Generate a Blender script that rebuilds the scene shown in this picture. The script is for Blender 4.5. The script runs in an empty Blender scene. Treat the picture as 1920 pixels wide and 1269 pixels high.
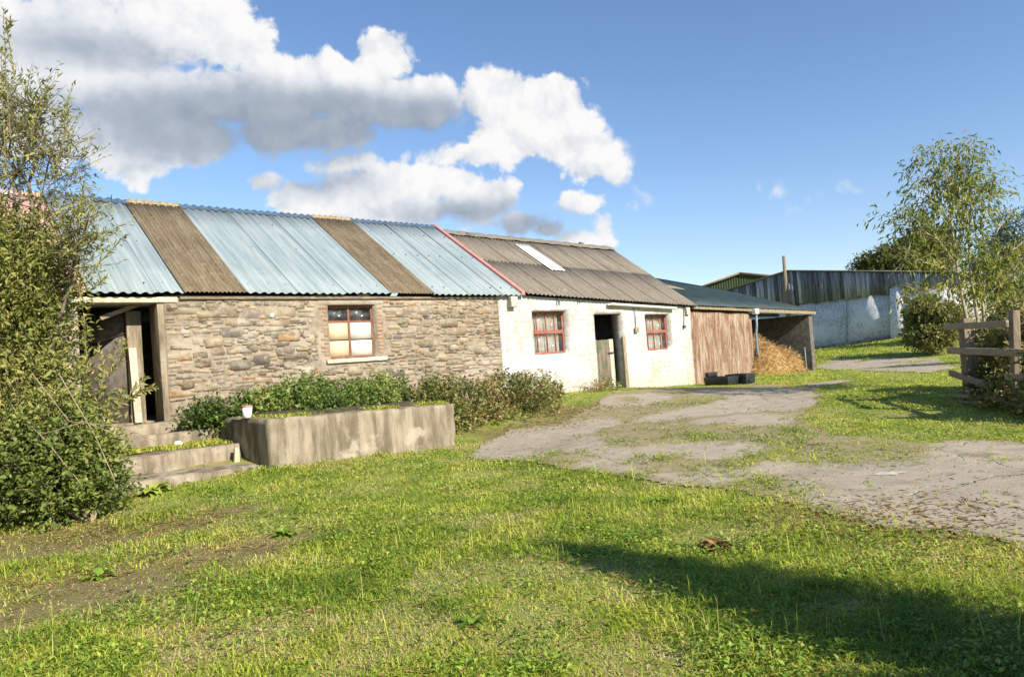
import bpy, math, random
import numpy as np
from mathutils import Matrix, Vector
random.seed(7); RNG = np.random.default_rng(11)
SC = bpy.context.scene
COL = SC.collection
PI = math.pi
# ------------------------------------------------------------------ camera maths (all positions below are baked world metres)
F, PT, RL = 1350.0, .027, .073
CAM = np.array([0, 0, 1.6])
FW = np.array([0, math.cos(PT), math.sin(PT)]); _u = np.array([0, -math.sin(PT), math.cos(PT)]); _r = np.array([1., 0, 0])
RT = math.cos(RL)*_r - math.sin(RL)*_u; UP = math.sin(RL)*_r + math.cos(RL)*_u
def ray(x, y): return FW + RT*((x-960)/F) + UP*((634.5-y)/F)
def at(x, y, Y):
    d = ray(x, y); return CAM + d*(Y/d[1])
TH = .730
T = np.array([math.cos(TH), math.sin(TH), 0]); B = np.array([-math.sin(TH), math.cos(TH), 0]); P0 = np.array([-6.2, 11.5, 0])
def fac(x, y, d=0):          # point of the facade plane (offset d into the building) -> (s, z)
    D = ray(x, y); k = ((P0+B*d-CAM)@B)/(D@B); X = CAM+D*k
    return float((X-P0)@T), float(X[2])
def W(s, d, z): return P0 + T*s + B*d + np.array([0, 0, z])
SUN_AZ = np.array([.71, -.704]); SUN_EL = math.radians(32)

# ------------------------------------------------------------------ numpy noise
def _h(i, j, seed):
    n = (i*374761393 + j*668265263 + seed*974634777) & 0xFFFFFFFF
    n = ((n ^ (n >> 13))*1274126177) & 0xFFFFFFFF
    return ((n ^ (n >> 16)) & 0xFFFF)/65535.0
def vnoise(x, y, seed=0):
    x = np.asarray(x, float); y = np.asarray(y, float)
    i = np.floor(x).astype(np.int64); j = np.floor(y).astype(np.int64); u = x-i; v = y-j
    u = u*u*(3-2*u); v = v*v*(3-2*v)
    a = _h(i, j, seed); b = _h(i+1, j, seed); c = _h(i, j+1, seed); d = _h(i+1, j+1, seed)
    return a+(b-a)*u+(c-a)*v+(a-b-c+d)*u*v
def fbm(x, y, seed=0, oct=4):
    t = 0; a = .5; s = 0
    for k in range(oct):
        t = t+a*vnoise(np.asarray(x)*2**k, np.asarray(y)*2**k, seed+k*17); s += a; a *= .5
    return t/s

# ------------------------------------------------------------------ terrain
CTRL = np.array([(0,0,0),(0,3,0),(-3,3,.02),(3,2,.02),(0,6,.05),(-4.8,8.4,.1),(-6,9,.15),(3.2,4.8,.1),(-3.6,10.4,.24),(-1.2,12.5,.14),(-.67,10.5,.14),
  (.9,9,.13),(3.3,11.3,.28),(2.2,15,.42),(-.3,14.2,.32),(5,16,.4),(2.6,19.2,.58),(5.4,21.9,.38),(8.2,24.4,.42),(11.4,27.2,.25),(7.8,12.4,.35),(6,8.8,.2),
  (11,22,.4),(17,31,.5),(19.9,46.4,.6),(22.9,42.4,1.15),(24.7,40,1.25),(28,42,1.3),(30,20,.6),(-10,12,.6),(-8,9,.3),(-4.6,12.4,.6),(-.5,16.3,.6),
  (0,60,.5),(-40,40,.5),(60,60,1),(40,0,.3),(-40,0,0),(0,-40,-.3),(5,3,.1),(-6,4,.03),(14,13,.5),(0,300,0),(300,0,0),(-300,0,0),(0,-300,0),(12,50,.8)], float)
def _phi(r2): return np.sqrt(r2+1.2**2)
_A = _phi(((CTRL[:, None, :2]-CTRL[None, :, :2])**2).sum(-1)); _n = len(CTRL)
_M = np.zeros((_n+1, _n+1)); _M[:_n, :_n] = _A - np.eye(_n)*.02; _M[:_n, _n] = 1; _M[_n, :_n] = 1
_w = np.linalg.solve(_M, np.r_[CTRL[:, 2], 0])
def ground_z(x, y, rough=True):
    x = np.asarray(x, float); y = np.asarray(y, float); sh = x.shape; x = x.ravel(); y = y.ravel(); z = np.full(x.shape, _w[_n])
    for k in range(_n): z += _w[k]*_phi((x-CTRL[k, 0])**2+(y-CTRL[k, 1])**2)
    if rough: z += (fbm(x*.9, y*.9, 5, 2)-.5)*.05
    return z.reshape(sh)
_K = np.geomspace(2.5, 90, 1600)
def on_ground(px, py):
    D = ray(px, py); P = CAM+D[None]*_K[:, None]; g = ground_z(P[:, 0], P[:, 1])
    i = np.nonzero(P[:, 2] <= g)[0]; i = i[0] if len(i) else len(_K)-1
    return P[i]

# ------------------------------------------------------------------ object helpers
def tag(o, label=None, cat=None, group=None, kind=None):
    if label: o['label'] = label
    if cat: o['category'] = cat
    if group: o['group'] = group
    if kind: o['kind'] = kind
    return o
def thing(name, label, cat, loc=(0, 0, 0), rz=0, group=None):
    o = bpy.data.objects.new(name, None); COL.objects.link(o); o.location = [float(v) for v in loc]; o.rotation_euler = (0, 0, rz); o.empty_display_size = .2
    return tag(o, label, cat, group)
def raw_mesh(name, V, F3=None, F4=None, mats=(), parent=None, v=None, col=None, smooth=False, FN=None, midx=None, local=None):
    """local: matrix taking world points to the parent's frame"""
    V = np.asarray(V, float)
    me = bpy.data.meshes.new(name)
    F3 = np.zeros((0, 3), int) if F3 is None or len(F3) == 0 else np.asarray(F3); F4 = np.zeros((0, 4), int) if F4 is None or len(F4) == 0 else np.asarray(F4)
    FN = FN or []
    loops = np.concatenate([F3.ravel(), F4.ravel()] + [np.asarray(f) for f in FN]).astype(np.int32)
    tot = np.concatenate([np.full(len(F3), 3), np.full(len(F4), 4), np.array([len(f) for f in FN], int)]).astype(np.int32)
    st = np.concatenate([[0], np.cumsum(tot)[:-1]]).astype(np.int32)
    me.vertices.add(len(V)); me.vertices.foreach_set('co', V.astype(np.float32).ravel())
    me.loops.add(len(loops)); me.loops.foreach_set('vertex_index', loops)
    me.polygons.add(len(tot)); me.polygons.foreach_set('loop_start', st)
    for m in (mats if isinstance(mats, (list, tuple)) else [mats]): me.materials.append(m)
    if midx is not None: me.polygons.foreach_set('material_index', np.asarray(midx, np.int32))
    if smooth: me.polygons.foreach_set('use_smooth', np.ones(len(tot), bool))
    if v is not None:
        a = me.attributes.new('v', 'FLOAT', 'POINT'); a.data.foreach_set('value', np.asarray(v, np.float32))
    if col is not None:
        a = me.attributes.new('col', 'FLOAT_COLOR', 'POINT'); c = np.ones((len(V), 4), np.float32); c[:, :3] = col; a.data.foreach_set('color', c.ravel())
    me.update(calc_edges=True); me.validate()
    o = bpy.data.objects.new(name, me); COL.objects.link(o)
    if parent is not None: o.parent = parent
    return o
class MB:
    def __init__(s): s.V = []; s.F = []; s.M = []; s.C = []; s.mi = 0; s.c = None
    def vert(s, p): s.V.append(tuple(float(q) for q in p)); s.C.append(s.c or (1, 1, 1)); return len(s.V)-1
    def face(s, ids): s.F.append(list(ids)); s.M.append(s.mi)
    def poly(s, pts): s.face([s.vert(p) for p in pts])
    def hexa(s, p):      # 8 points: bottom 0-3 ccw, top 4-7
        b = [s.vert(q) for q in p]
        for f in ((3, 2, 1, 0), (4, 5, 6, 7), (0, 1, 5, 4), (1, 2, 6, 5), (2, 3, 7, 6), (3, 0, 4, 7)): s.face([b[i] for i in f])
    def box(s, x0, x1, y0, y1, z0, z1): s.hexa([(x0, y0, z0), (x1, y0, z0), (x1, y1, z0), (x0, y1, z0), (x0, y0, z1), (x1, y0, z1), (x1, y1, z1), (x0, y1, z1)])
    def bar(s, a, b, w, h, up=(0, 0, 1)):
        a = np.array(a, float); b = np.array(b, float); d = b-a; d /= np.linalg.norm(d); u = np.array(up, float)
        x = np.cross(d, u); x /= np.linalg.norm(x); u = np.cross(x, d)
        q = [a-x*w/2-u*h/2, b-x*w/2-u*h/2, b+x*w/2-u*h/2, a+x*w/2-u*h/2, a-x*w/2+u*h/2, b-x*w/2+u*h/2, b+x*w/2+u*h/2, a+x*w/2+u*h/2]
        s.hexa(q)
    def tube(s, pts, rad, n=6, cap=True):
        pts = [np.array(p, float) for p in pts]; rings = []
        for i, p in enumerate(pts):
            d = pts[min(i+1, len(pts)-1)]-pts[max(i-1, 0)]; d /= (np.linalg.norm(d)+1e-9)
            a = np.cross(d, (0, 0, 1) if abs(d[2]) < .9 else (1, 0, 0)); a /= np.linalg.norm(a); b = np.cross(d, a)
            r = rad[i] if hasattr(rad, '__len__') else rad
            rings.append([s.vert(p+(a*math.cos(2*PI*k/n)+b*math.sin(2*PI*k/n))*r) for k in range(n)])
        for i in range(len(pts)-1):
            for k in range(n): s.face((rings[i][k], rings[i][(k+1) % n], rings[i+1][(k+1) % n], rings[i+1][k]))
        if cap: s.face(rings[0][::-1]); s.face(rings[-1])
    def build(s, name, mat, parent=None, off=(0, 0, 0), smooth=False, bevel=0, col=False):
        V = np.array(s.V)-np.array(off)
        o = raw_mesh(name, V, FN=s.F, mats=mat, parent=parent, midx=s.M, smooth=smooth, col=np.array(s.C))
        if bevel:
            m = o.modifiers.new('bevel', 'BEVEL'); m.width = bevel; m.segments = 2; m.limit_method = 'ANGLE'
        return o

# ------------------------------------------------------------------ material helpers
def nd(t, typ, ins=None, **props):
    n = t.nodes.new(typ)
    for k, v in props.items(): setattr(n, k, v)
    for k, v in (ins or {}).items():
        sk = n.inputs[k]
        if isinstance(v, bpy.types.NodeSocket): t.links.new(v, sk)
        else: sk.default_value = v
    return n
def c4(c): return (c[0], c[1], c[2], 1)
def ramp(t, fac_, stops, interp='LINEAR'):
    n = t.nodes.new('ShaderNodeValToRGB'); t.links.new(fac_, n.inputs[0]); r = n.color_ramp; r.interpolation = interp
    while len(r.elements) < len(stops): r.elements.new(.5)
    for e, (p, c) in zip(r.elements, stops): e.position = p; e.color = c4(c) if len(c) == 3 else c
    return n.outputs[0]
def sm(t, f, a, b):   # smooth mask
    return nd(t, 'ShaderNodeMapRange', {0: f, 1: a, 2: b, 3: 0., 4: 1.}, interpolation_type='SMOOTHSTEP').outputs[0]
def mixc(t, f, a, b, mode='MIX'):
    n = t.nodes.new('ShaderNodeMix'); n.data_type = 'RGBA'; n.blend_type = mode
    for i, v in ((0, f), (6, a), (7, b)):
        if isinstance(v, bpy.types.NodeSocket): t.links.new(v, n.inputs[i])
        else: n.inputs[i].default_value = c4(v) if i else v
    return n.outputs[2]
def mth(t, op, a, b=0., c=None):
    ins = {0: a, 1: b}
    if c is not None: ins[2] = c
    return nd(t, 'ShaderNodeMath', ins, operation=op).outputs[0]
def coord(t, scale=(1, 1, 1), which='Object'):
    tc = t.nodes.new('ShaderNodeTexCoord')
    return nd(t, 'ShaderNodeMapping', {'Vector': tc.outputs[which], 'Scale': scale}).outputs[0]
def noi(t, vec, scale, det=4, rough=.55, dist=0.):
    return nd(t, 'ShaderNodeTexNoise', {'Vector': vec, 'Scale': scale, 'Detail': det, 'Roughness': rough, 'Distortion': dist}).outputs[0]
def bump(t, h, strength=.5, dist=.01): return nd(t, 'ShaderNodeBump', {'Height': h, 'Strength': strength, 'Distance': dist}).outputs[0]
def M(name, fn):
    m = bpy.data.materials.new(name); m.use_nodes = True; t = m.node_tree; t.nodes.clear()
    out = t.nodes.new('ShaderNodeOutputMaterial'); r = fn(t)
    if isinstance(r, bpy.types.NodeSocket): t.links.new(r, out.inputs[0]); return m
    c, rough, nrm = r[:3]; b = nd(t, 'ShaderNodeBsdfPrincipled', {'Roughness': rough})
    if isinstance(c, bpy.types.NodeSocket): t.links.new(c, b.inputs['Base Color'])
    else: b.inputs['Base Color'].default_value = c4(c)
    if nrm is not None: t.links.new(nrm, b.inputs['Normal'])
    b.inputs['Specular IOR Level'].default_value = r[3] if len(r) > 3 else .25
    t.links.new(b.outputs[0], out.inputs[0]); return m
def leaf_mat(name, stops, trans=.35, rough=.5, spec=.25):
    def fn(t):
        a = nd(t, 'ShaderNodeAttribute', attribute_name='v').outputs['Fac']
        c = ramp(t, a, stops)
        p = nd(t, 'ShaderNodeBsdfPrincipled', {'Base Color': c, 'Roughness': rough, 'Specular IOR Level': spec}).outputs[0]
        tr = nd(t, 'ShaderNodeBsdfTranslucent', {'Color': mixc(t, .5, c, (.22, .26, .04))}).outputs[0]
        return nd(t, 'ShaderNodeMixShader', {0: trans, 1: p, 2: tr}).outputs[0]
    return M(name, fn)
def simple(name, col, rough=.7, var=.35, scale=8., bs=.3, bd=.01, spec=.25, vscale=(1, 1, 1), dirt=None):
    def fn(t):
        v = coord(t, vscale); n = noi(t, v, scale, 6, .65); n2 = noi(t, v, scale*.22, 4)
        c = mixc(t, sm(t, n, .3, .75), tuple(x*(1-var) for x in col), tuple(min(1, x*(1+var)) for x in col))
        if dirt: c = mixc(t, sm(t, n2, .5, .72), c, dirt)
        return c, rough, bump(t, n, bs, bd), spec
    return M(name, fn)
def m_ground(t):
    v = coord(t); n1 = noi(t, v, .55, 5, .6); n2 = noi(t, v, 3.2, 6, .7); n3 = noi(t, v, 40, 4, .7)
    c = mixc(t, sm(t, n2, .35, .7), (.21, .27, .045), (.32, .34, .08))
    c = mixc(t, sm(t, n1, .5, .68), c, (.36, .28, .14))
    c = mixc(t, sm(t, n3, .5, .75), c, (.17, .15, .06))
    bare = nd(t, 'ShaderNodeAttribute', attribute_name='v').outputs['Fac']
    c = mixc(t, mth(t, 'MULTIPLY', bare, .85), c, mixc(t, sm(t, n3, .35, .7), (.13, .115, .045), (.30, .215, .11)))
    return c, .95, bump(t, mth(t, 'ADD', n2, n3), .8, .03), .1
def m_yard(t):
    v = coord(t); n1 = noi(t, v, .7, 5, .6); n2 = noi(t, v, 4, 6, .7); n3 = noi(t, v, 60, 3, .7)
    c = mixc(t, sm(t, n2, .3, .75), (.32, .272, .20), (.42, .36, .268))
    c = mixc(t, sm(t, n1, .54, .70), c, (.25, .205, .14))
    c = mixc(t, mth(t, 'MULTIPLY', sm(t, noi(t, v, 1.6, 6, .7), .56, .66), .6), c, (.14, .13, .05))
    c = mixc(t, mth(t, 'MULTIPLY', sm(t, n3, .56, .72), .55), c, (.12, .10, .075))
    c = mixc(t, mth(t, 'MULTIPLY', sm(t, noi(t, v, 33, 2, .5), .63, .72), .5), c, (.55, .5, .43))
    ms = nd(t, 'ShaderNodeAttribute', attribute_name='v').outputs['Fac']; ms = sm(t, mth(t, 'ADD', ms, mth(t, 'MULTIPLY', mth(t, 'SUBTRACT', noi(t, v, 5, 7, .75), .5), 1.5)), .25, .75)
    c = mixc(t, mth(t, 'MULTIPLY', ms, .85), c, mixc(t, sm(t, n2, .35, .65), (.22, .19, .075), (.31, .25, .14)))
    wv = nd(t, 'ShaderNodeVectorMath', {0: v, 1: nd(t, 'ShaderNodeVectorMath', {0: nd(t, 'ShaderNodeTexNoise', {'Vector': v, 'Scale': 2.5, 'Detail': 5.}).outputs[1], 'Scale': .5}, operation='SCALE').outputs[0]}, operation='ADD').outputs[0]
    cr = nd(t, 'ShaderNodeTexVoronoi', {'Vector': wv, 'Scale': .42}, feature='DISTANCE_TO_EDGE', voronoi_dimensions='2D').outputs['Distance']
    ck = mth(t, 'SUBTRACT', 1., sm(t, cr, .0, .009))
    c = mixc(t, mth(t, 'MULTIPLY', ck, mth(t, 'MULTIPLY', sm(t, n1, .45, .65), .6)), c, (.07, .06, .035))
    h = mth(t, 'SUBTRACT', mth(t, 'ADD', mth(t, 'MULTIPLY', n2, .6), mth(t, 'MULTIPLY', n3, .5)), ck)
    return c, .9, bump(t, h, .7, .015), .2
def m_plat(t):
    v = coord(t); n1 = noi(t, v, 1.3, 5, .65); n3 = noi(t, v, 45, 4, .7); st = noi(t, coord(t, (3.2, 3.2, .55)), 1.7, 6, .65)
    c = mixc(t, sm(t, st, .36, .66), (.16, .13, .085), (.36, .30, .215))
    c = mixc(t, mth(t, 'MULTIPLY', sm(t, n1, .56, .66), .75), c, (.46, .39, .30))
    c = mixc(t, mth(t, 'MULTIPLY', sm(t, noi(t, v, 7, 6, .75), .58, .72), .8), c, (.10, .09, .06))
    c = mixc(t, mth(t, 'MULTIPLY', sm(t, noi(t, v, 3.1, 6, .75), .60, .7), .7), c, (.17, .17, .06))
    return c, .92, bump(t, mth(t, 'ADD', n3, st), .9, .02), .15
def m_stone(t):
    a = nd(t, 'ShaderNodeAttribute', attribute_name='col').outputs['Color']; v = coord(t)
    n = noi(t, v, 14, 6, .7); n2 = noi(t, v, 1.1, 5, .65); n3 = noi(t, v, 70, 3, .7)
    c = mixc(t, 1., a, ramp(t, n, [(.25, (.68, .63, .57)), (.75, (1.38, 1.28, 1.15))]), 'MULTIPLY')
    c = mixc(t, mth(t, 'MULTIPLY', sm(t, noi(t, v, 6, 7, .8), .47, .60), .7), c, (.38, .325, .245))
    c = mixc(t, mth(t, 'MULTIPLY', sm(t, n2, .53, .63), .45), c, (.48, .42, .34))
    return c, .92, bump(t, mth(t, 'ADD', n, n3), .8, .012), .15
def m_mortar(t):
    v = coord(t); n = noi(t, v, 9, 7, .7); n3 = noi(t, v, 60, 3, .7); n2 = noi(t, v, 1.2, 4)
    c = mixc(t, sm(t, n, .35, .7), (.25, .205, .145), (.40, .335, .25)); c = mixc(t, mth(t, 'MULTIPLY', sm(t, n2, .5, .65), .6), c, (.46, .40, .32))
    c = mixc(t, mth(t, 'MULTIPLY', sm(t, n3, .6, .75), .5), c, (.2, .16, .1))
    return c, .95, bump(t, mth(t, 'ADD', n, n3), .9, .02), .1
def white_fn(base=(.56, .55, .535), flake=.455, dirt=(.38, .32, .25)):
    def fn(t):
        v = coord(t); n = noi(t, v, 7, 7, .75); n2 = noi(t, v, 1.1, 4); n3 = noi(t, v, 55, 4, .7); st = noi(t, coord(t, (2.2, 2.2, .5)), 1.6, 6, .7)
        br = nd(t, 'ShaderNodeTexBrick', {'Vector': nd(t, 'ShaderNodeMapping', {'Vector': nd(t, 'ShaderNodeVectorMath', {0: v, 1: nd(t, 'ShaderNodeVectorMath', {0: nd(t, 'ShaderNodeTexNoise', {'Vector': v, 'Scale': 3., 'Detail': 3.}).outputs[1], 'Scale': .06}, operation='SCALE').outputs[0]}, operation='ADD').outputs[0], 'Rotation': (PI/2, 0, 0)}).outputs[0],
              'Scale': 1., 'Mortar Size': .012, 'Mortar Smooth': .6, 'Brick Width': .34, 'Row Height': .13}).outputs['Fac']
        c = mixc(t, sm(t, n3, .3, .7), tuple(x*.93 for x in base), base)
        f = mth(t, 'ADD', n, mth(t, 'MULTIPLY', mth(t, 'SUBTRACT', n2, .5), .55))
        c = mixc(t, mth(t, 'MULTIPLY', sm(t, f, flake, flake+.13), .72), c, dirt)
        c = mixc(t, mth(t, 'MULTIPLY', sm(t, st, .56, .72), .42), c, (.46, .38, .26))
        c = mixc(t, mth(t, 'MULTIPLY', sm(t, noi(t, v, 24, 4, .8), .62, .7), .5), c, (.36, .30, .24))
        sep = nd(t, 'ShaderNodeSeparateXYZ', {0: v}).outputs[2]
        g = mth(t, 'MULTIPLY', sm(t, mth(t, 'SUBTRACT', mth(t, 'MULTIPLY', n, .7), sep), -1.0, -.2), .5)
        c = mixc(t, g, c, (.40, .35, .24))
        h = mth(t, 'ADD', mth(t, 'MULTIPLY', br, -.3), mth(t, 'ADD', mth(t, 'MULTIPLY', n, .9), mth(t, 'MULTIPLY', n3, .45)))
        return c, .93, bump(t, h, .8, .018), .1
    return fn
def m_blue(t):
    v = coord(t); n = noi(t, v, 1.4, 5, .6); st = noi(t, coord(t, (7, .35, .35)), 1.6, 5, .6)
    c = mixc(t, sm(t, st, .35, .68), (.20, .25, .262), (.285, .33, .335))
    c = mixc(t, mth(t, 'MULTIPLY', sm(t, n, .5, .75), .5), c, (.31, .36, .355))
    c = mixc(t, mth(t, 'MULTIPLY', sm(t, noi(t, v, 26, 4, .8), .62, .74), .5), c, (.15, .18, .17))
    return c, .6, bump(t, noi(t, v, 5, 3), .12, .01), .2
def roof_fibre(c1, c2, lich):
    def fn(t):
        v = coord(t); n = noi(t, v, 5, 7, .75); n2 = noi(t, v, 32, 5, .75); st = noi(t, coord(t, (6, .5, .5)), 2, 5, .65)
        c = mixc(t, sm(t, st, .32, .7), c1, c2)
        c = mixc(t, mth(t, 'MULTIPLY', sm(t, n, .52, .70), .6), c, lich)
        c = mixc(t, mth(t, 'MULTIPLY', sm(t, n2, .50, .66), .55), c, tuple(x*.35 for x in c1))
        c = mixc(t, mth(t, 'MULTIPLY', sm(t, noi(t, v, 21, 3, .7), .64, .70), .8), c, tuple(min(1, x*1.5) for x in lich))
        return c, .95, bump(t, mth(t, 'ADD', n, n2), .8, .012), .1
    return fn
def m_rust(t):
    v = coord(t); st = noi(t, coord(t, (6, 6, .8)), 1.2, 8, .75, .8); n = noi(t, coord(t, (2.2, 2.2, .9)), 1.4, 6, .7); n2 = noi(t, coord(t, (30, 30, 5)), 1, 4, .8)
    c = mixc(t, sm(t, st, .40, .62), (.15, .078, .045), (.34, .265, .19))
    c = mixc(t, mth(t, 'MULTIPLY', sm(t, n, .5, .66), .7), c, (.23, .115, .07))
    c = mixc(t, mth(t, 'MULTIPLY', sm(t, n2, .53, .66), .6), c, (.44, .34, .27))
    return c, .85, bump(t, st, .4, .01), .2
def wood_fn(c1, c2, grain=(14, 14, 1.2), rough=.85):
    def fn(t):
        v = coord(t, grain); n = noi(t, v, 1.6, 7, .7, .5); a = nd(t, 'ShaderNodeAttribute', attribute_name='col').outputs['Color']
        c = mixc(t, 1., mixc(t, sm(t, n, .32, .7), c1, c2), a, 'MULTIPLY')
        return c, rough, bump(t, n, .5, .008), .2
    return fn
def m_glass(t):
    tr = nd(t, 'ShaderNodeBsdfTransparent', {0: (.93, .95, .95, 1)}).outputs[0]
    n = bump(t, noi(t, coord(t), 2.2, 2), .06, .05)
    gl = nd(t, 'ShaderNodeBsdfGlossy', {'Roughness': .04, 'Normal': n}).outputs[0]
    df = nd(t, 'ShaderNodeBsdfDiffuse', {0: (.42, .40, .36, 1)}).outputs[0]
    d = nd(t, 'ShaderNodeMixShader', {0: mth(t, 'MULTIPLY', sm(t, noi(t, coord(t), 4, 5, .7), .3, .8), .28), 1: tr, 2: df}).outputs[0]
    return nd(t, 'ShaderNodeMixShader', {0: .16, 1: d, 2: gl}).outputs[0]
MT = {}
MT['ground'] = M('ground_soil', m_ground); MT['yard'] = M('yard_concrete', m_yard); MT['plat'] = M('old_concrete', m_plat)
MT['stone'] = M('rubble_stone', m_stone); MT['mortar'] = M('lime_mortar', m_mortar); MT['white'] = M('whitewash', white_fn())
MT['white2'] = M('shade_blue_whitewash', white_fn((.64, .655, .69), .47, (.34, .34, .36))); MT['render'] = M('lime_render', white_fn((.52, .43, .34), .50, (.36, .28, .20)))  # white2: same whitewash for the far shaded wall, shade's blue mixed into the colour
MT['blue'] = M('blue_steel', m_blue); MT['brown'] = M('brown_fibre_cement', roof_fibre((.13, .10, .062), (.225, .18, .12), (.33, .27, .18)))
MT['grey'] = M('grey_fibre_cement', roof_fibre((.168, .145, .115), (.24, .21, .168), (.315, .28, .215)))
MT['ridgetan'] = M('tan_ridge', roof_fibre((.26, .20, .115), (.38, .30, .19), (.42, .33, .20)))
MT['rust'] = M('streaky_rust', m_rust); MT['sack'] = simple('pale_sacking', (.74, .66, .52), .9, .2, 5, .2, vscale=(6, 1, .4))
MT['brownred'] = simple('brown_paint', (.22, .095, .065), .75, .3, 20, .2, dirt=(.24, .16, .11))
MT['red'] = simple('red_paint', (.29, .095, .07), .75, .3, 20, .2, dirt=(.28, .18, .13)); MT['pink'] = simple('pink_paint', (.55, .22, .19), .6, .2, 10)
MT['pinkroof'] = simple('pink_sheet', (.60, .34, .29), .7, .25, 6, .2, dirt=(.5, .4, .35))
MT['ridgeblue'] = simple('dark_blue_ridge', (.07, .11, .16), .5, .3, 10)
MT['dkgreen'] = simple('dark_green_sheet', (.030, .050, .052), .55, .3, 3, .15, dirt=(.045, .06, .05)); MT['green'] = simple('green_sheet', (.055, .075, .032), .6, .25, 3)
MT['glass'] = M('dusty_glass', m_glass); MT['cream'] = simple('cream_board', (.64, .50, .31), .7, .08, 3, .05); MT['whiteboard'] = simple('white_board', (.66, .64, .55), .7, .08, 3, .05)
MT['timber'] = M('weathered_timber', wood_fn((.16, .125, .085), (.40, .32, .225), (3, 20, 20))); MT['vtimber'] = M('weathered_upright', wood_fn((.16, .125, .085), (.38, .31, .21), (18, 18, 2)))
MT['clad'] = M('black_boarding', wood_fn((.085, .09, .10), (.30, .31, .33), (10, 10, .6))); MT['pale'] = simple('pale_timber', (.52, .46, .35), .8, .25, 14, .2, dirt=(.4, .36, .2)); MT['yellow'] = simple('yellowed_timber', (.27, .22, .125), .8, .3, 12, .3)
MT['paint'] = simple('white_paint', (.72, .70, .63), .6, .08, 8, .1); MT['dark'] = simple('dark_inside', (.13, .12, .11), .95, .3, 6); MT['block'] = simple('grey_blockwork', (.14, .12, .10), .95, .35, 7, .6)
MT['hay'] = M('hay', lambda t: (ramp(t, noi(t, coord(t), 9, 6, .75), [(.3, (.22, .12, .035)), (.55, (.48, .31, .12)), (.8, (.66, .47, .22))]), .95, bump(t, noi(t, coord(t, (1, 1, 3)), 30, 5, .8), 1., .05), .1))
MT['straw'] = leaf_mat('straw', [(0, (.34, .18, .07)), (.5, (.58, .37, .17)), (1, (.76, .56, .33))], .15, .8)
MT['black'] = simple('black_plastic', (.022, .024, .027), .45, .3, 10, .1, spec=.4); MT['steel'] = simple('galvanised_pipe', (.19, .24, .28), .45, .2, 8, .1, spec=.5)
MT['door'] = M('stable_door', lambda t: (mixc(t, sm(t, noi(t, coord(t), 2.6, 6, .75), .50, .62), mixc(t, sm(t, noi(t, coord(t, (6, 6, 1)), 2, 5), .35, .65), (.13, .105, .075), (.21, .175, .13)), (.09, .12, .06)), .9, bump(t, noi(t, coord(t), 20, 5), .5, .01), .15))
MT['brick'] = simple('red_brick', (.40, .17, .09), .9, .35, 9, .5); MT['rock'] = simple('white_rock', (.72, .68, .6), .9, .15, 9, .5); MT['soil'] = simple('mossy_soil', (.085, .07, .035), .95, .5, 10, .8, .03, dirt=(.09, .10, .03))
MT['bark'] = simple('bark', (.20, .16, .115), .9, .35, 18, .6); MT['palebark'] = simple('pale_bark', (.36, .30, .20), .85, .3, 14, .4); MT['stem'] = simple('bramble_stem', (.17, .09, .055), .8, .35, 12)
MT['cane'] = simple('dry_cane', (.30, .23, .15), .85, .25, 12)
MT['grass'] = leaf_mat('grass_blade', [(0, (.15, .25, .024)), (.3, (.33, .44, .040)), (.6, (.54, .58, .075)), (.78, (.66, .62, .14)), (.86, (.66, .51, .23)), (1, (.78, .63, .37))], .42, .6)
MT['broad'] = leaf_mat('broad_leaf', [(0, (.11, .20, .026)), (.6, (.25, .38, .05)), (1, (.42, .48, .09))], .35, .5)
MT['willow'] = leaf_mat('willow_leaf', [(0, (.11, .13, .030)), (.35, (.23, .25, .060)), (.7, (.38, .36, .11)), (.9, (.48, .40, .14)), (1, (.58, .30, .10))], .35, .5)
MT['bramble'] = leaf_mat('bramble_leaf', [(0, (.055, .095, .022)), (.4, (.12, .19, .035)), (.75, (.24, .30, .06)), (.9, (.38, .32, .10)), (1, (.34, .11, .06))], .3, .42, .35)
MT['gbramble'] = leaf_mat('yellowing_bramble_leaf', [(0, (.07, .10, .022)), (.4, (.16, .20, .04)), (.75, (.32, .34, .08)), (.9, (.45, .37, .12)), (1, (.40, .14, .07))], .3, .45, .3)
MT['rbramble'] = leaf_mat('autumn_bramble_leaf', [(0, (.06, .07, .024)), (.35, (.14, .16, .042)), (.6, (.28, .28, .08)), (.8, (.30, .20, .09)), (1, (.44, .31, .14))], .3, .45, .3)
MT['ash'] = leaf_mat('ash_leaf', [(0, (.09, .12, .026)), (.4, (.20, .23, .045)), (.75, (.34, .34, .07)), (.92, (.48, .42, .09)), (1, (.36, .15, .08))], .4, .5)
MT['dtree'] = leaf_mat('dark_leaf', [(0, (0.038, 0.053, 0.021)), (.5, (0.098, 0.112, 0.036)), (.85, (0.195, 0.180, 0.053)), (1, (0.255, 0.180, 0.060))], .25, .6)
MT['pine'] = leaf_mat('blue_needle', [(0, (0.028, 0.049, 0.039)), (.6, (0.070, 0.105, 0.084)), (1, (0.140, 0.168, 0.119))], .15, .7)
MT['dead'] = leaf_mat('dead_leaf', [(0, (.16, .07, .03)), (.4, (.33, .17, .07)), (.7, (.46, .29, .12)), (1, (.5, .42, .12))], .2, .7)
MT['plastic'] = simple('white_plastic', (.74, .70, .68), .5, .08, 6); MT['plasticlid'] = simple('pink_lid', (.55, .2, .2), .5, .1, 6)

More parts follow.
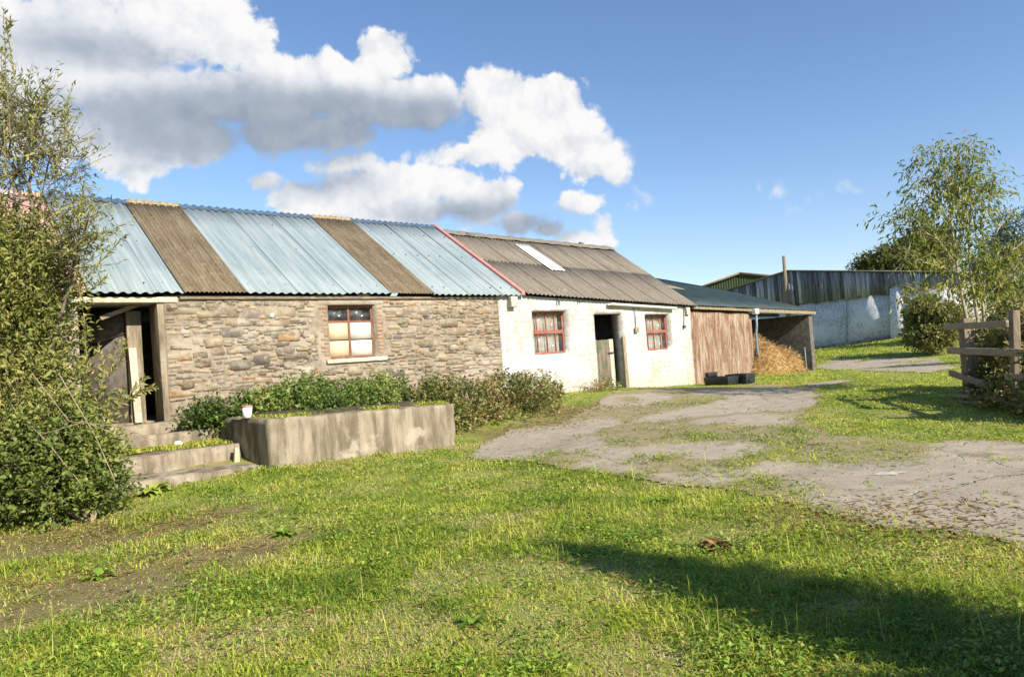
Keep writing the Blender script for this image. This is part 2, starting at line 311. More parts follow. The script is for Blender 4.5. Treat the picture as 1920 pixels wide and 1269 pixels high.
# ------------------------------------------------------------------ pavement masks (traced once on the photo, baked to ground metres)
POLY = [
 [(885,860),(905,832),(960,806),(1090,796),(1150,790),(1180,797),(1110,812),(1130,830),(1165,842),(1080,852),(1000,852),(960,864)],
 [(1070,882),(1110,856),(1170,840),(1260,832),(1420,825),(1445,838),(1422,850),(1440,865),(1560,871),(1680,869),(1740,862),(1765,855),(1760,838),(1790,829),(1900,827),(1990,850),(2200,1100),(1960,1060),(1850,1015),(1760,1000),(1640,990),(1560,970),(1470,945),(1480,930),(1530,915),(1500,905),(1400,888),(1380,902),(1300,917),(1220,905),(1130,890)],
 [(1190,792),(1230,777),(1330,762),(1380,737),(1440,728),(1520,735),(1530,750),(1490,780),(1480,802),(1400,800),(1290,796),(1250,799)],
 [(1120,764),(1150,742),(1230,736),(1275,745),(1235,756),(1160,767)], [(1285,737),(1340,730),(1375,735),(1330,746)],
 [(1530,690),(1560,673),(1660,670),(1760,672),(1790,690),(1740,700),(1640,696)], [(1505,722),(1580,712),(1600,716),(1530,727)], [(1060,800),(1120,780),(1180,786),(1150,792),(1090,798)],
 [(1490,842),(1540,836),(1560,846),(1510,852)]]
WPOLY = [np.array([on_ground(*p)[:2] for p in q]) for q in POLY]
def in_poly(x, y, q):
    r = np.zeros(x.shape, bool); n = len(q)
    for i in range(n):
        (x1, y1), (x2, y2) = q[i], q[(i+1) % n]
        if y1 == y2: continue
        c = ((y1 > y) != (y2 > y)) & (x < (x2-x1)*(y-y1)/(y2-y1)+x1); r ^= c
    return r
WIDE = np.array([on_ground(*p)[:2] for p in [(880,864),(905,832),(960,803),(1060,793),(1120,758),(1150,736),(1230,729),(1300,727),(1440,722),(1525,724),(1540,745),(1500,790),(1530,806),(1600,818),(1745,836),(1790,829),(1900,827),(1990,840),(2200,1100),(1960,1060),(1850,1015),(1760,1000),(1640,990),(1560,970),(1470,945),(1400,925),(1300,917),(1220,905),(1130,890),(1070,882),(1000,866)]])
def _pm(x, y, polys, k=1.):
    a = .05+.006*np.hypot(x, y)
    xx = x+(fbm(x*1.9, y*1.9, 31, 4)-.5)*3.2*a*k; yy = y+(fbm(x*1.9, y*1.9, 57, 4)-.5)*4.5*a*k
    m = np.zeros(x.shape, bool)
    for q in polys: m |= in_poly(xx, yy, q)
    return m
def wide(x, y): return _pm(x, y, [WIDE]+WPOLY, .8)
def paving(x, y):
    """0..1: how clear of moss and grass the concrete is here"""
    s_ = _pm(x, y, WPOLY).astype(float)*2
    for k in range(8): s_ += _pm(x+.20*math.cos(k*PI/4), y+.34*math.sin(k*PI/4), WPOLY)
    return np.clip(s_/10-np.clip(fbm(x*.8, y*.8, 91, 4)-.66, 0, 1)*8, 0, 1)
def paved(x, y): return paving(x, y) > .55
TRACK = [on_ground(*p)[:2] for p in ((-60, 1040), (60, 1030), (200, 1000), (330, 985), (420, 960), (330, 1060), (150, 1110), (0, 1150), (480, 1030), (560, 1005), (1090, 775), (1010, 803), (1130, 757), (950, 812))]
DRY = [on_ground(*p)[:2] for p in ((330,1230),(650,1240),(1350,1010),(960,1075),(1200,1230),(780,1100),(560,1180),(1010,1010),(740,1180))]
def bare(x, y):
    d = np.full(x.shape, 9.)
    for i, (p, r) in enumerate(zip(TRACK, (1.1, .9, .9, .8, .5, .8, .9, .9, .5, .4, 1.0, 1.0, .8, .8))): d = np.minimum(d, np.hypot(x-p[0], (y-p[1])*1.4)/r)
    return np.clip(1.35-d+(fbm(x*2.2, y*2.2, 12)-.5)*1.6, 0, 1)
def dry(x, y):
    d = np.full(x.shape, 9.)
    for p in DRY: d = np.minimum(d, np.hypot(x-p[0], y-p[1])/.42)
    return np.clip(np.clip(1.1-d, 0, 1)+(fbm(x*1.7, y*1.7, 44)-.45)*3.0, 0, 1)
def sd(x, y): return (x-P0[0])*T[0]+(y-P0[1])*T[1], (x-P0[0])*B[0]+(y-P0[1])*B[1]
def blocked(x, y):
    s, d = sd(x, y)
    return ((s > -5) & (s < 23.8) & (d > -.04) & (d < 9)) | ((s > 1.15) & (s < 4.6) & (d > -2.6) & (d < 0)) | ((s > -4) & (s < 1.2) & (d > np.where(fbm(x*3, y*3, 99, 3) > .55, -1.6, -2.35)) & (d < 0))

# ------------------------------------------------------------------ ground sheet, concrete sheets
def axis(lo, hi, step, far):
    a = np.arange(lo, hi+1e-6, step); g = []; v = hi; st = step
    while v < far: st *= 1.35; v += st; g.append(v)
    h = []; v = lo; st = step
    while v > -far: st *= 1.35; v -= st; h.append(v)
    return np.array(h[::-1]+list(a)+g)
def grid_faces(nx, ny):
    i = np.arange(nx*ny).reshape(ny, nx)
    return np.stack([i[:-1, :-1].ravel(), i[:-1, 1:].ravel(), i[1:, 1:].ravel(), i[1:, :-1].ravel()], 1)
xs = axis(-12, 18, .2, 1600); ys = axis(-4, 40, .2, 1600); GX, GY = np.meshgrid(xs, ys); GZ = ground_z(GX, GY)
g = raw_mesh('ground', np.stack([GX.ravel(), GY.ravel(), GZ.ravel()], 1), F4=grid_faces(len(xs), len(ys)), mats=MT['ground'], v=bare(GX.ravel(), GY.ravel()), smooth=True)
tag(g, kind='structure')
xs = np.arange(-2.5, 22, .07); ys = np.arange(3.5, 38, .07); CX, CY = np.meshgrid(xs, ys); CZ = ground_z(CX, CY)+.014
cx_, cy_ = (CX[:-1, :-1]+.035).ravel(), (CY[:-1, :-1]+.035).ravel(); mk = wide(cx_, cy_) & ~blocked(cx_, cy_)
F4 = grid_faces(len(xs), len(ys))[mk]; us, inv = np.unique(F4, return_inverse=True)
g = raw_mesh('concrete_yard', np.stack([CX.ravel(), CY.ravel(), CZ.ravel()], 1)[us], F4=inv.reshape(-1, 4), mats=MT['yard'], smooth=True, v=1-paving(CX.ravel()[us], CY.ravel()[us]))
tag(g, kind='structure')

# ------------------------------------------------------------------ grass, weeds, dead leaves (uncountable)
def norm(a): return a/(np.linalg.norm(a, axis=-1, keepdims=True)+1e-9)
def blades(P, h, w, lean, v, dirs=None):
    n = len(P); a = RNG.random(n)*2*PI if dirs is None else dirs
    dx, dy = np.cos(a), np.sin(a); px, py = -dy, dx
    V = np.zeros((n, 5, 3)); 
    side = np.stack([px, py, 0*px], 1)*w[:, None]*.5; fwd = np.stack([dx, dy, 0*dx], 1); up = np.array([0, 0, 1.])
    V[:, 0] = P-side; V[:, 1] = P+side
    m = P+up*(h*.6)[:, None]+fwd*(h*lean*.35)[:, None]; V[:, 2] = m+side*.8; V[:, 3] = m-side*.8
    V[:, 4] = P+up*(h*np.clip(1-lean*.35, .15, 1))[:, None]+fwd*(h*lean)[:, None]
    b = np.arange(n)[:, None]*5
    return V.reshape(-1, 3), b+np.array([[2, 3, 4]])[:, [1, 0, 2]], b+np.array([[0, 1, 2, 3]]), np.repeat(v, 5)
N = 560000
r = (1.9**.4+RNG.random(N)*(46**.4-1.9**.4))**2.5; az = (RNG.random(N)*2-1)*math.radians(46)
gx = np.sin(az)*r; gy = np.cos(az)*r
cov = ~blocked(gx, gy); pvv = paving(gx, gy); wd_ = wide(gx, gy); pr_ = np.where(wd_, np.clip((1-pvv)*1.15-1.0*(fbm(gx*2.6, gy*2.6, 61, 4) < .36), 0, 1)*1.0, 1-.9*pvv); pv = RNG.random(N) > pr_; br_ = bare(gx, gy); dr = dry(gx, gy)
keep = cov & (~pv | (RNG.random(N) < .02)) & (RNG.random(N) > br_*.78)
gx, gy, r, br_, dr = gx[keep], gy[keep], r[keep], br_[keep], dr[keep]; n = len(gx)
tall = fbm(gx*.7, gy*.7, 77, 4); yardish = np.clip((gy-9.5)/3, 0, 1)*np.clip(1-(gx-5.5)/2, .0, 1)
h = (.026+.062*RNG.random(n)**1.3)*(.45+1.15*tall)*(1-.45*dr)*(1-.35*br_)*(1-.42*yardish)
rightlush = np.clip((gx-1.5)/2, 0, 1)*np.clip((7-gy)/3, 0, 1); h *= 1+.7*rightlush
s_, d_ = sd(gx, gy); h *= 1+1.6*np.exp(-((np.hypot(gx+4.6, gy-7.7))/1.1)**2); nearw = np.clip(1-(-d_)/.5, 0, 1)*(s_ > 4); h *= 1+1.2*nearw
pf = np.clip(1-np.abs(d_+2.75)/.35, 0, 1)*((s_ > .8) & (s_ < 5)); h *= 1+1.0*pf
v = np.clip(.44+.62*(fbm(gx*1.5, gy*1.5, 3)-.5)*2+.55*(fbm(gx*5., gy*5., 23, 2)-.5)+.34*(RNG.random(n)-.5), .02, .76)
v = np.where(RNG.random(n) < .07+.72*dr+.3*br_+.08*yardish, .80+.2*RNG.random(n), v); v = np.clip(v-.10*rightlush*(v < .75), 0, 1)
lean = .6+1.4*RNG.random(n)+.5*dr; h = np.where(v > .8, h*.75, h); tl_ = RNG.random(n) < .005*(tall > .5)*(gy < 10)*(~(br_ > .3)); h = np.where(tl_, .14+.14*RNG.random(n), h); lean = np.where(tl_, .2+.5*RNG.random(n), lean); v = np.where(tl_, .55+.4*RNG.random(n), v); w = .0038*(1+.17*r)*(.7+.7*RNG.random(n))*np.where(v > .8, .75, 1)*np.where(tl_, .55, 1)
P = np.stack([gx, gy, ground_z(gx, gy)-.004], 1)
VV, F3_, F4_, vv = blades(P, h, w, lean, v)
# tufts on the concrete step and around the platform top
m_ = 4200; ss = RNG.random(m_)*2.7-1.6; dd = -.66-.85*RNG.random(m_); q = (fbm(ss*2.6, dd*3, 8)-.25*np.abs(RNG.normal(size=m_))*(dd < -1.3)) > .44; ss, dd = ss[q], dd[q]
P2 = P0[None]+T[None]*ss[:, None]+B[None]*dd[:, None]; P2[:, 2] = .615
m2 = 3500; s2 = 1.3+3.2*RNG.random(m2); d2 = -2.5+.9*RNG.random(m2)**2; q = fbm(s2*2.2, d2*3, 18) > .52; s2, d2 = s2[q], d2[q]
P3 = P0[None]+T[None]*s2[:, None]+B[None]*d2[:, None]; P3[:, 2] = .975-.027*(s2-1.2)
P2 = np.concatenate([P2, P3]); k = len(P2); V2, f3, f4, v2 = blades(P2, .02+.07*RNG.random(k), .012+.006*RNG.random(k), .4+.8*RNG.random(k), np.clip(.2+.7*RNG.random(k), 0, .95))
b0 = len(VV); o = raw_mesh('grass', np.concatenate([VV, V2]), F3=np.concatenate([F3_, f3+b0]), F4=np.concatenate([F4_, f4+b0]), mats=MT['grass'], v=np.concatenate([vv, v2]))
tag(o, 'short sunlit lawn grass with dry tufts spreading over the yard', 'grass', kind='stuff')
def leaf_quads(P, ax, nr, L, Wd, v, fold=.25):
    """diamond leaves: base P, axis ax, normal nr"""
    ax = norm(ax); sd_ = norm(np.cross(ax, nr)); nr = norm(np.cross(sd_, ax)); n = len(P)
    V = np.zeros((n, 4, 3)); L = L[:, None]; Wd = Wd[:, None]
    V[:, 0] = P; V[:, 1] = P+ax*L*.48+sd_*Wd*.5+nr*Wd*fold; V[:, 2] = P+ax*L-nr*L*.12; V[:, 3] = P+ax*L*.48-sd_*Wd*.5+nr*Wd*fold
    b = np.arange(n)[:, None]*4
    F = np.concatenate([b+np.array([[0, 1, 2]]), b+np.array([[0, 2, 3]])])
    return V.reshape(-1, 3), F, np.repeat(v, 4)
def rdir(n): return norm(RNG.normal(size=(n, 3)))
# small broad leaved weeds in the lawn
N = 120000; r = (2.0**.5+RNG.random(N)*(16**.5-2.0**.5))**2; az = (RNG.random(N)*2-1)*math.radians(45); gx = np.sin(az)*r; gy = np.cos(az)*r
cl = fbm(gx*2.4, gy*2.4, 201, 4); keep = ~blocked(gx, gy) & ~paved(gx, gy) & (RNG.random(N) < np.clip((cl-.46)*6, 0, 1)) & (RNG.random(N) > bare(gx, gy)*.8) & (RNG.random(N) > dry(gx, gy)*.7)
gx, gy, r, cl = gx[keep], gy[keep], r[keep], cl[keep]; n = len(gx)
P = np.stack([gx, gy, ground_z(gx, gy)+.012+.045*RNG.random(n)*(cl+.3)], 1); ax = rdir(n); ax[:, 2] = np.abs(ax[:, 2])*.5; nr = rdir(n)*.5+np.array([0, 0, 1.])
V_, F_, v_ = leaf_quads(P, ax, nr, (.018+.022*RNG.random(n))*(1+.04*r), (.011+.012*RNG.random(n))*(1+.04*r), RNG.random(n))
tag(raw_mesh('weeds', V_, F3=F_, mats=MT['broad'], v=v_), 'low clover and small broad leaved weeds among the lawn grass', 'weeds', kind='stuff')
# dead leaves and straw scraps
N = 5200; r = 2.2+RNG.random(N)**1.4*16; az = (RNG.random(N)*2-1)*math.radians(45); gx = np.sin(az)*r; gy = np.cos(az)*r
e = [on_ground(150, 1005), on_ground(300, 985), on_ground(80, 1090), on_ground(480, 1020), on_ground(1700, 985), on_ground(1850, 1010), on_ground(1560, 955), on_ground(1080, 770), on_ground(1010, 800), on_ground(1640, 965)]
for p, sp, k in zip(e, (.8, .6, .6, .6, .7, .7, .6, .8, .7, .6), (500, 400, 400, 300, 420, 380, 250, 600, 500, 400)):
    gx = np.r_[gx, p[0]+RNG.normal(size=k)*sp]; gy = np.r_[gy, p[1]+RNG.normal(size=k)*sp*.45]
keep = ~blocked(gx, gy); gx, gy = gx[keep], gy[keep]; n = len(gx); straw = RNG.random(n) < .6
P = np.stack([gx, gy, ground_z(gx, gy)+np.where(wide(gx, gy), .017+.006*RNG.random(n), .02+.03*RNG.random(n))], 1); ax = rdir(n); ax[:, 2] *= np.where(wide(gx, gy), .02, .15); nr = rdir(n)*.4+np.array([0, 0, 1.])
V_, F_, v_ = leaf_quads(P, ax, nr, np.where(straw, .06+.09*RNG.random(n), .02+.03*RNG.random(n)), np.where(straw, .005, .02), RNG.random(n), .1)
tag(raw_mesh('dead_leaves', V_, F3=F_, mats=MT['dead'], v=v_), 'scattered brown dead leaves and straw scraps lying on grass and concrete', 'leaves', kind='stuff')

# ------------------------------------------------------------------ wall builder (frame: x along facade, y into the building)
def wall(name, mat, parent, s0, s1, z0, ztop, y0, thick, openings=(), cell=.12, amp=.012, off=(0, 0, 0), seed=1):
    def cuts(lo, hi, extra):
        c = sorted(set([lo, hi]+[e for e in extra if lo < e < hi])); o_ = []
        for a, b in zip(c[:-1], c[1:]): k = max(1, int(round((b-a)/cell))); o_ += [a+(b-a)*i/k for i in range(k)]
        return np.array(o_+[hi])
    zt1 = ztop if not callable(ztop) else max(ztop(s0), ztop(s1), ztop((s0+s1)/2))
    X = cuts(s0, s1, [e for o_ in openings for e in o_[:2]]); Z = cuts(z0, zt1, [e for o_ in openings for e in o_[2:]])
    gx, gz = np.meshgrid(X, Z); gzz = gz.copy()
    if callable(ztop):
        zmax = max([o_[3] for o_ in openings]+[z0+.2])
        lim = np.array([ztop(q) for q in X])[None]; k = np.clip((gz-zmax)/(zt1-zmax), 0, 1); gzz = np.where(gz > zmax, zmax+k*(lim-zmax), gz)
    dy = (fbm(gx*2.1+seed, gz*2.1, seed)-.5)*2*amp
    nx, nz = len(X), len(Z); Fr = np.stack([gx, y0+dy, gzz], -1).reshape(-1, 3); Bk = np.stack([gx, np.full_like(gx, y0+thick), gzz], -1).reshape(-1, 3)
    cx = (X[:-1]+X[1:])/2; cz = (Z[:-1]+Z[1:])/2; solid = np.ones((nz-1, nx-1), bool)
    for a, b, c, d in openings: solid &= ~((cx[None] > a) & (cx[None] < b) & (cz[:, None] > c) & (cz[:, None] < d))
    idx = np.arange(nx*nz).reshape(nz, nx); o2 = nx*nz; Fs = []
    for j in range(nz-1):
        for i in range(nx-1):
            if not solid[j, i]: continue
            a, b, c, d = idx[j, i], idx[j, i+1], idx[j+1, i+1], idx[j+1, i]
            Fs.append((a, b, c, d)); Fs.append((b+o2, a+o2, d+o2, c+o2))
            if j == 0 or not solid[j-1, i]: Fs.append((b, a, a+o2, b+o2))
            if j == nz-2 or not solid[j+1, i]: Fs.append((d, c, c+o2, d+o2))
            if i == 0 or not solid[j, i-1]: Fs.append((a, d, d+o2, a+o2))
            if i == nx-2 or not solid[j, i+1]: Fs.append((c, b, b+o2, c+o2))
    return raw_mesh(name, np.concatenate([Fr, Bk])-np.array(off), F4=np.array(Fs), mats=mat, parent=parent)
def sheet(mb, s0, s1, e, r, pitch, amp, tilt=0., th=.006, rows=(0., 1.), trap=1., n=8, lift=0., phase=0.):
    """corrugated sheet from eave point e(s)->(d,z) to ridge r(s)->(d,z)"""
    k = max(6, int((s1-s0)/pitch*n)); S = np.linspace(s0, s1, k+1)
    ids = []
    for side in (0, 1):
        g_ = []
        for q in rows:
            row = []
            for s in S:
                (d0, z0), (d1, z1) = e(s), r(s); d = d0+(d1-d0)*q; z = z0+(z1-z0)*q
                nx_, nz_ = -(z1-z0), (d1-d0); L = math.hypot(nx_, nz_); nx_ /= L; nz_ /= L
                wv = math.cos(2*PI*(s-phase)/pitch); wv = math.copysign(abs(wv)**trap, wv)
                hh = amp*wv+lift+tilt*(1-(s-s0)/(s1-s0))-th*side
                row.append(mb.vert((s, d+nx_*hh, z+nz_*hh)))
            g_.append(row)
        ids.append(g_)
    for side in (0, 1):
        for a, b in zip(ids[side][:-1], ids[side][1:]):
            for i in range(k): mb.face((a[i], a[i+1], b[i+1], b[i]) if side == 0 else (b[i], b[i+1], a[i+1], a[i]))
    t_, u_ = ids
    for i in range(k): mb.face((u_[0][i], u_[0][i+1], t_[0][i+1], t_[0][i])); mb.face((t_[-1][i], t_[-1][i+1], u_[-1][i+1], u_[-1][i]))
    for j in range(len(rows)-1):
        mb.face((t_[j][0], t_[j+1][0], u_[j+1][0], u_[j][0])); mb.face((u_[j][k], u_[j+1][k], t_[j+1][k], t_[j][k]))

# ================================================================== STONE BARN
barn = thing('stone_barn', 'long rubble stone barn with pale blue corrugated roof striped by two brown strips', 'barn', P0, TH)
SE = 7.96
EV, RG, DR = 3.10, 5.34, 3.235
ev = lambda s: (-.13, EV-.01); rg = lambda s: (DR, RG)
sv = [fac(x, y)[0] for x, y in ((344, 551), (455, 551), (730, 552), (806, 552), (975, 553))]
# mortar body with door and window openings
DS0, DS1 = -.62, .63; PKS = -.48
WN = (3.60, 4.66, 1.83, 2.885)
wall('stone_wall', MT['mortar'], barn, DS1, SE, -.3, 3.06, .0, .45, [WN], seed=3)
wall('rendered_wall', MT['render'], barn, -3.6, DS0, -.3, 3.02, .003, .45, seed=4)
# stones
st = MB()
pal = [(.22, .195, .155), (.25, .22, .175), (.19, .17, .145), (.30, .255, .195), (.20, .175, .14), (.27, .23, .18), (.165, .15, .13), (.33, .265, .19), (.24, .20, .155), (.29, .19, .115), (.15, .135, .125), (.36, .30, .225), (.21, .19, .17)]
def add_stone(x0, x1, z0, z1, depth, colr, j=.013):
    kk = random.uniform(.82, 1.12); st.c = tuple(max(.02, q*kk*f_*random.uniform(.96, 1.04)) for q, f_ in zip(colr, (1.0, .985, .93)))
    w_, h_ = x1-x0, z1-z0; c1 = [random.uniform(.08, .3)*min(w_, h_) for _ in range(4)]
    o_ = [(x0+c1[0], z0), (x1-c1[1], z0), (x1, z0+c1[1]), (x1, z1-c1[2]), (x1-c1[2], z1), (x0+c1[3], z1), (x0, z1-c1[3]), (x0, z0+c1[0])]
    o_ = [(a+random.uniform(-j, j), b+random.uniform(-j, j)) for a, b in o_]; cx, cz = (x0+x1)/2, (z0+z1)/2; ins = random.uniform(.006, .014)
    out = [st.vert((a, .012, b)) for a, b in o_]; tl = random.uniform(-.006, .006)
    inn = [st.vert((a-math.copysign(min(ins, abs(a-cx)*.6), a-cx), -depth+tl*(a-cx)/w_+random.uniform(-.003, .003), b-math.copysign(min(ins, abs(b-cz)*.6), b-cz))) for a, b in o_]
    st.face(inn)
    for i in range(8): st.face((out[i], out[(i+1) % 8], inn[(i+1) % 8], inn[i]))
z = .55
while z < 2.99:
    low = random.random() < .5
    h_ = random.choice((.045, .06, .08, .10, .13, .15)) if z < 2.6 else random.choice((.08, .12, .20)); h_ = min(h_, 3.05-z)
    if h_ < .03: break
    s = DS1+.01
    while s < SE-.03:
        w_ = random.uniform(.9, 3.6)*max(h_, .07)+random.uniform(0, .1); w_ = min(w_, .62)
        if s+w_ > SE-.08: w_ = SE-s
        x0, x1 = s, s+w_; s += w_+random.uniform(.008, .024)
        zz0 = z+.035*math.sin(x0*1.3+z*3)+.02*math.sin(x0*3.1+z*7)+random.uniform(-.022, .022); zz1 = zz0+h_*random.uniform(.85, 1.1)
        if x1 > WN[0]-.24 and x0 < WN[1]+.16 and zz1 > WN[2]-.12 and zz0 < WN[3]+.06:
            if x0 < WN[0]-.24-.1 and x1 > WN[0]-.2: x1 = WN[0]-.25
            elif x1 > WN[1]+.3 and x0 < WN[1]+.2: x0 = WN[1]+.17
            else: continue
        if random.random() < .07: continue
        if h_ > .095 and random.random() < .3:
            m_ = zz0+h_*random.uniform(.4, .6); add_stone(x0, x1, zz0, m_-.008, random.uniform(.006, .024), random.choice(pal)); add_stone(x0, x1-random.uniform(0, .04), m_+.008, zz1, random.uniform(.006, .024), random.choice(pal))
        else: add_stone(x0, x1, zz0, zz1, random.uniform(.004, .022), random.choice(pal))
    z += h_+random.uniform(.008, .018)
for _ in range(95):
    w_ = random.uniform(.2, .52); h_ = random.uniform(.10, .19); x0 = random.uniform(DS1+.05, SE-.6); z0 = random.uniform(.9, 2.8); big = z0 > 2.3 and x0 < 3.6
    if not big and random.random() < .45: continue
    if x0+w_ > WN[0]-.26 and x0 < WN[1]+.26 and z0+h_ > WN[2]-.14 and z0 < WN[3]+.12: continue
    add_stone(x0, x0+w_, z0, z0+h_, random.uniform(.024, .034), random.choice(pal))
for _ in range(420):
    w_ = random.uniform(.06, .19); h_ = random.uniform(.035, .095); x0 = random.uniform(DS1+.03, SE-.2); z0 = random.uniform(.8, 2.9)
    if x0+w_ > WN[0]-.22 and x0 < WN[1]+.2 and z0+h_ > WN[2]-.12 and z0 < WN[3]+.10: continue
    add_stone(x0, x0+w_, z0, z0+h_, random.uniform(.016, .030), random.choice(pal), .009)
zz = WN[2]-.02     # brick quoins beside the window
while zz < WN[3]-.05:
    w_ = .2 if int((zz-WN[2]+.02)/.075) % 2 else .12
    add_stone(WN[0]-w_, WN[0]-.012, zz, zz+.062, .006, (.30, .17, .11), .004); add_stone(WN[1]+.012, WN[1]+.012+w_*.75, zz, zz+.062, .006, (.32, .21, .14), .004); zz += .075
for z_ in (2.72, 2.8, 2.88): add_stone(DS1+.01, DS1+.23, z_, z_+.065, .012, (.40, .2, .12) if z_ == 2.8 else (.3, .24, .19), .004)
st.build('rubble_stones', MT['stone'], barn, col=True)
b_ = MB(); b_.box(WN[0]-.10, WN[1]+.18, -.055, .10, WN[2]-.085, WN[2]-.004); b_.build('window_ledge', MT['pale'], barn, bevel=.008)
b_ = MB(); b_.box(WN[0]-.2, WN[1]+.22, -.012, .2, WN[3]+.003, WN[3]+.10); b_.build('lintel', MT['mortar'], barn, bevel=.01)
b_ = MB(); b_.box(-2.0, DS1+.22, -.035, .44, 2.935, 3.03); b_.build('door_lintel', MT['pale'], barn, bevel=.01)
b_ = MB()
b_.c = (.75, .75, .75); b_.hexa([(DS1+.25, -.06, 2.985), (SE, -.05, 3.0), (SE, .05, 3.0), (DS1+.25, .05, 2.985), (DS1+.25, -.06, 3.035), (SE, -.05, 3.045), (SE, .05, 3.045), (DS1+.25, .05, 3.035)])
b_.build('wall_plate', MT['timber'], barn, bevel=.008, col=True)
# rest of the shell
wall('back_wall', MT['block'], barn, -3.6, SE, -.3, 3.0, 2*DR-.45, .45, cell=1.2, amp=0)
def gable(name, s, th, mat, parent, off=(0, 0, 0), e=3.0, r_=5.25, d0=.46, d1=2*DR-.46, dm=DR, zb=-.3):
    b_ = MB(); pts = [(d0, zb), (d1, zb), (d1, e), (dm, r_), (d0, e)]
    a = [b_.vert((s, p, q)) for p, q in pts]; c = [b_.vert((s+th, p, q)) for p, q in pts]; b_.face(a[::-1]); b_.face(c)
    for i in range(5): b_.face((a[i], a[(i+1) % 5], c[(i+1) % 5], c[i]))
    return b_.build(name, mat, parent, off=off)
gable('end_wall', -3.58, .4, MT['render'], barn, e=3.1, r_=5.2)
b_ = MB(); b_.box(-3.2, SE-.05, .46, 2*DR-.46, .9, .985); b_.build('floor_slab', MT['plat'], barn)
# roof
blue = MB()
def bolts(mb, s0, s1, rows, step=.33):
    mb.mi = 1
    for q in rows:
        s = s0+.18
        while s < s1-.05:
            d = -.13+(DR+.13)*q; z = EV-.01+(RG-EV+.01)*q; nx, nz = -.555, .83; ss = s+random.uniform(-.03, .03)
            p = np.array((ss, d, z)); nn = np.array((0, nx, nz)); mb.tube([p+nn*.006, p+nn*.032], [.014, .010], 6); s += step*random.choice((1, 1, 2))
    mb.mi = 0
RW = (0, .25, .5, .75, 1)
for (a, c) in ((PKS, sv[0]), (sv[1], sv[2]), (sv[3], sv[4]-.06)):
    b_ = MB(); s = a
    while s < c-.02:
        s2 = min(s+.99, c); s2 = c if c-s2 < .3 else s2
        jt = random.uniform(-.02, .035); sheet(b_, s, s2+.01 if s2 < c else s2, (lambda j_: lambda q: (-.13-.83*j_, EV-.01-.555*j_))(jt), rg, .165, .018, tilt=.012, rows=RW, trap=.8); s = s2
    bolts(b_, a, c, (.08, .5, .82)); b_.build('blue_roof_sheets', [MT['blue'], MT['ridgeblue']], barn)
for (a, c) in ((sv[0], sv[1]), (sv[2], sv[3])):
    b_ = MB(); sheet(b_, a-.03, c+.03, lambda s: (-.14, EV-.016), rg, .076, .014, rows=(0, .25, .5, .75, 1), lift=.024, n=6)
    b_.build('brown_roof_strip', MT['brown'], barn)
b_ = MB(); sheet(b_, -3.75, PKS-.02, ev, rg, .165, .018, rows=RW); b_.build('pink_roof_sheets', MT['pinkroof'], barn)
b_ = MB(); sheet(b_, -3.75, SE+.7, lambda s: (2*DR+.13, EV), lambda s: (DR, RG-.02), .165, .018, n=3); b_.build('rear_roof_slope', MT['brown'], barn)
def ridge(a, c, m, pitch, w_=.13, h_=.03, nm='ridge_cap'):
    b_ = MB(); k = int((c-a)/pitch*6); prev = None
    for i in range(k+1):
        s = a+(c-a)*i/k; wv = .017*math.cos(2*PI*s/pitch)+h_; row = []
        for (dd, dz) in ((-w_, -.105), (-w_*.5, -.03), (0, 0), (w_*.5, -.03), (w_, -.105)): row.append(b_.vert((s, DR+dd, RG+wv+dz+.015)))
        if prev:
            for q in range(4): b_.face((prev[q], row[q], row[q+1], prev[q+1]))
        prev = row
    b_.build(nm, m, barn)
ridge(PKS, sv[0], MT['ridgeblue'], .165); ridge(sv[0], sv[1], MT['ridgetan'], .15, .12, .045); ridge(sv[1], sv[2], MT['ridgeblue'], .165); ridge(sv[2], sv[3], MT['ridgetan'], .15, .12, .045); ridge(sv[3], sv[4], MT['ridgeblue'], .165); ridge(-3.75, PKS-.02, MT['pinkroof'], .165)
b_ = MB()
se = sv[4]; b_.hexa([(se-.07, -.15, EV-.03), (se+.04, -.15, EV-.03), (se+.04, DR, RG-.02), (se-.07, DR, RG-.02), (se-.07, -.15, EV+.07), (se+.04, -.15, EV+.07), (se+.04, DR, RG+.08), (se-.07, DR, RG+.08)])
b_.build('pink_verge_board', MT['pink'], barn, bevel=.01)
# window
def frame_mb(b_, a0, a1, z0, z1, y, w_=.05, dp=.05): 
    b_.box(a0, a0+w_, y, y+dp, z0, z1); b_.box(a1-w_, a1, y, y+dp, z0, z1); b_.box(a0+w_, a1-w_, y, y+dp, z0, z0+w_); b_.box(a0+w_, a1-w_, y, y+dp, z1-w_, z1)
b_ = MB(); yw = .13; frame_mb(b_, WN[0]+.005, WN[1]-.005, WN[2]+.005, WN[3]-.005, yw, .042)
mx = (WN[0]+WN[1])/2-.02; zb1 = WN[2]+.73; zb2 = WN[2]+.365
b_.box(mx-.022, mx+.022, yw-.004, yw+.05, WN[2]+.047, WN[3]-.047); b_.box(WN[0]+.047, mx-.022, yw+.002, yw+.05, zb1-.02, zb1+.02); b_.box(mx+.022, WN[1]-.047, yw+.002, yw+.05, zb1-.02, zb1+.02)
win = b_.build('window', MT['brownred'], barn, bevel=.004)
b_ = MB()
for a, c in ((WN[0]+.047, mx-.022), (mx+.022, WN[1]-.047)): b_.box(a, c, yw+.026, yw+.030, zb1+.02, WN[3]-.047)
b_.build('pane', MT['glass'], win)
b_ = MB(); b_.box(WN[0]+.05, mx-.025, yw+.01, yw+.026, zb2+.012, zb1-.02); b_.box(WN[0]+.05, mx-.025, yw+.012, yw+.028, WN[2]+.05, zb2-.012); b_.build('cream_board', MT['cream'], win)
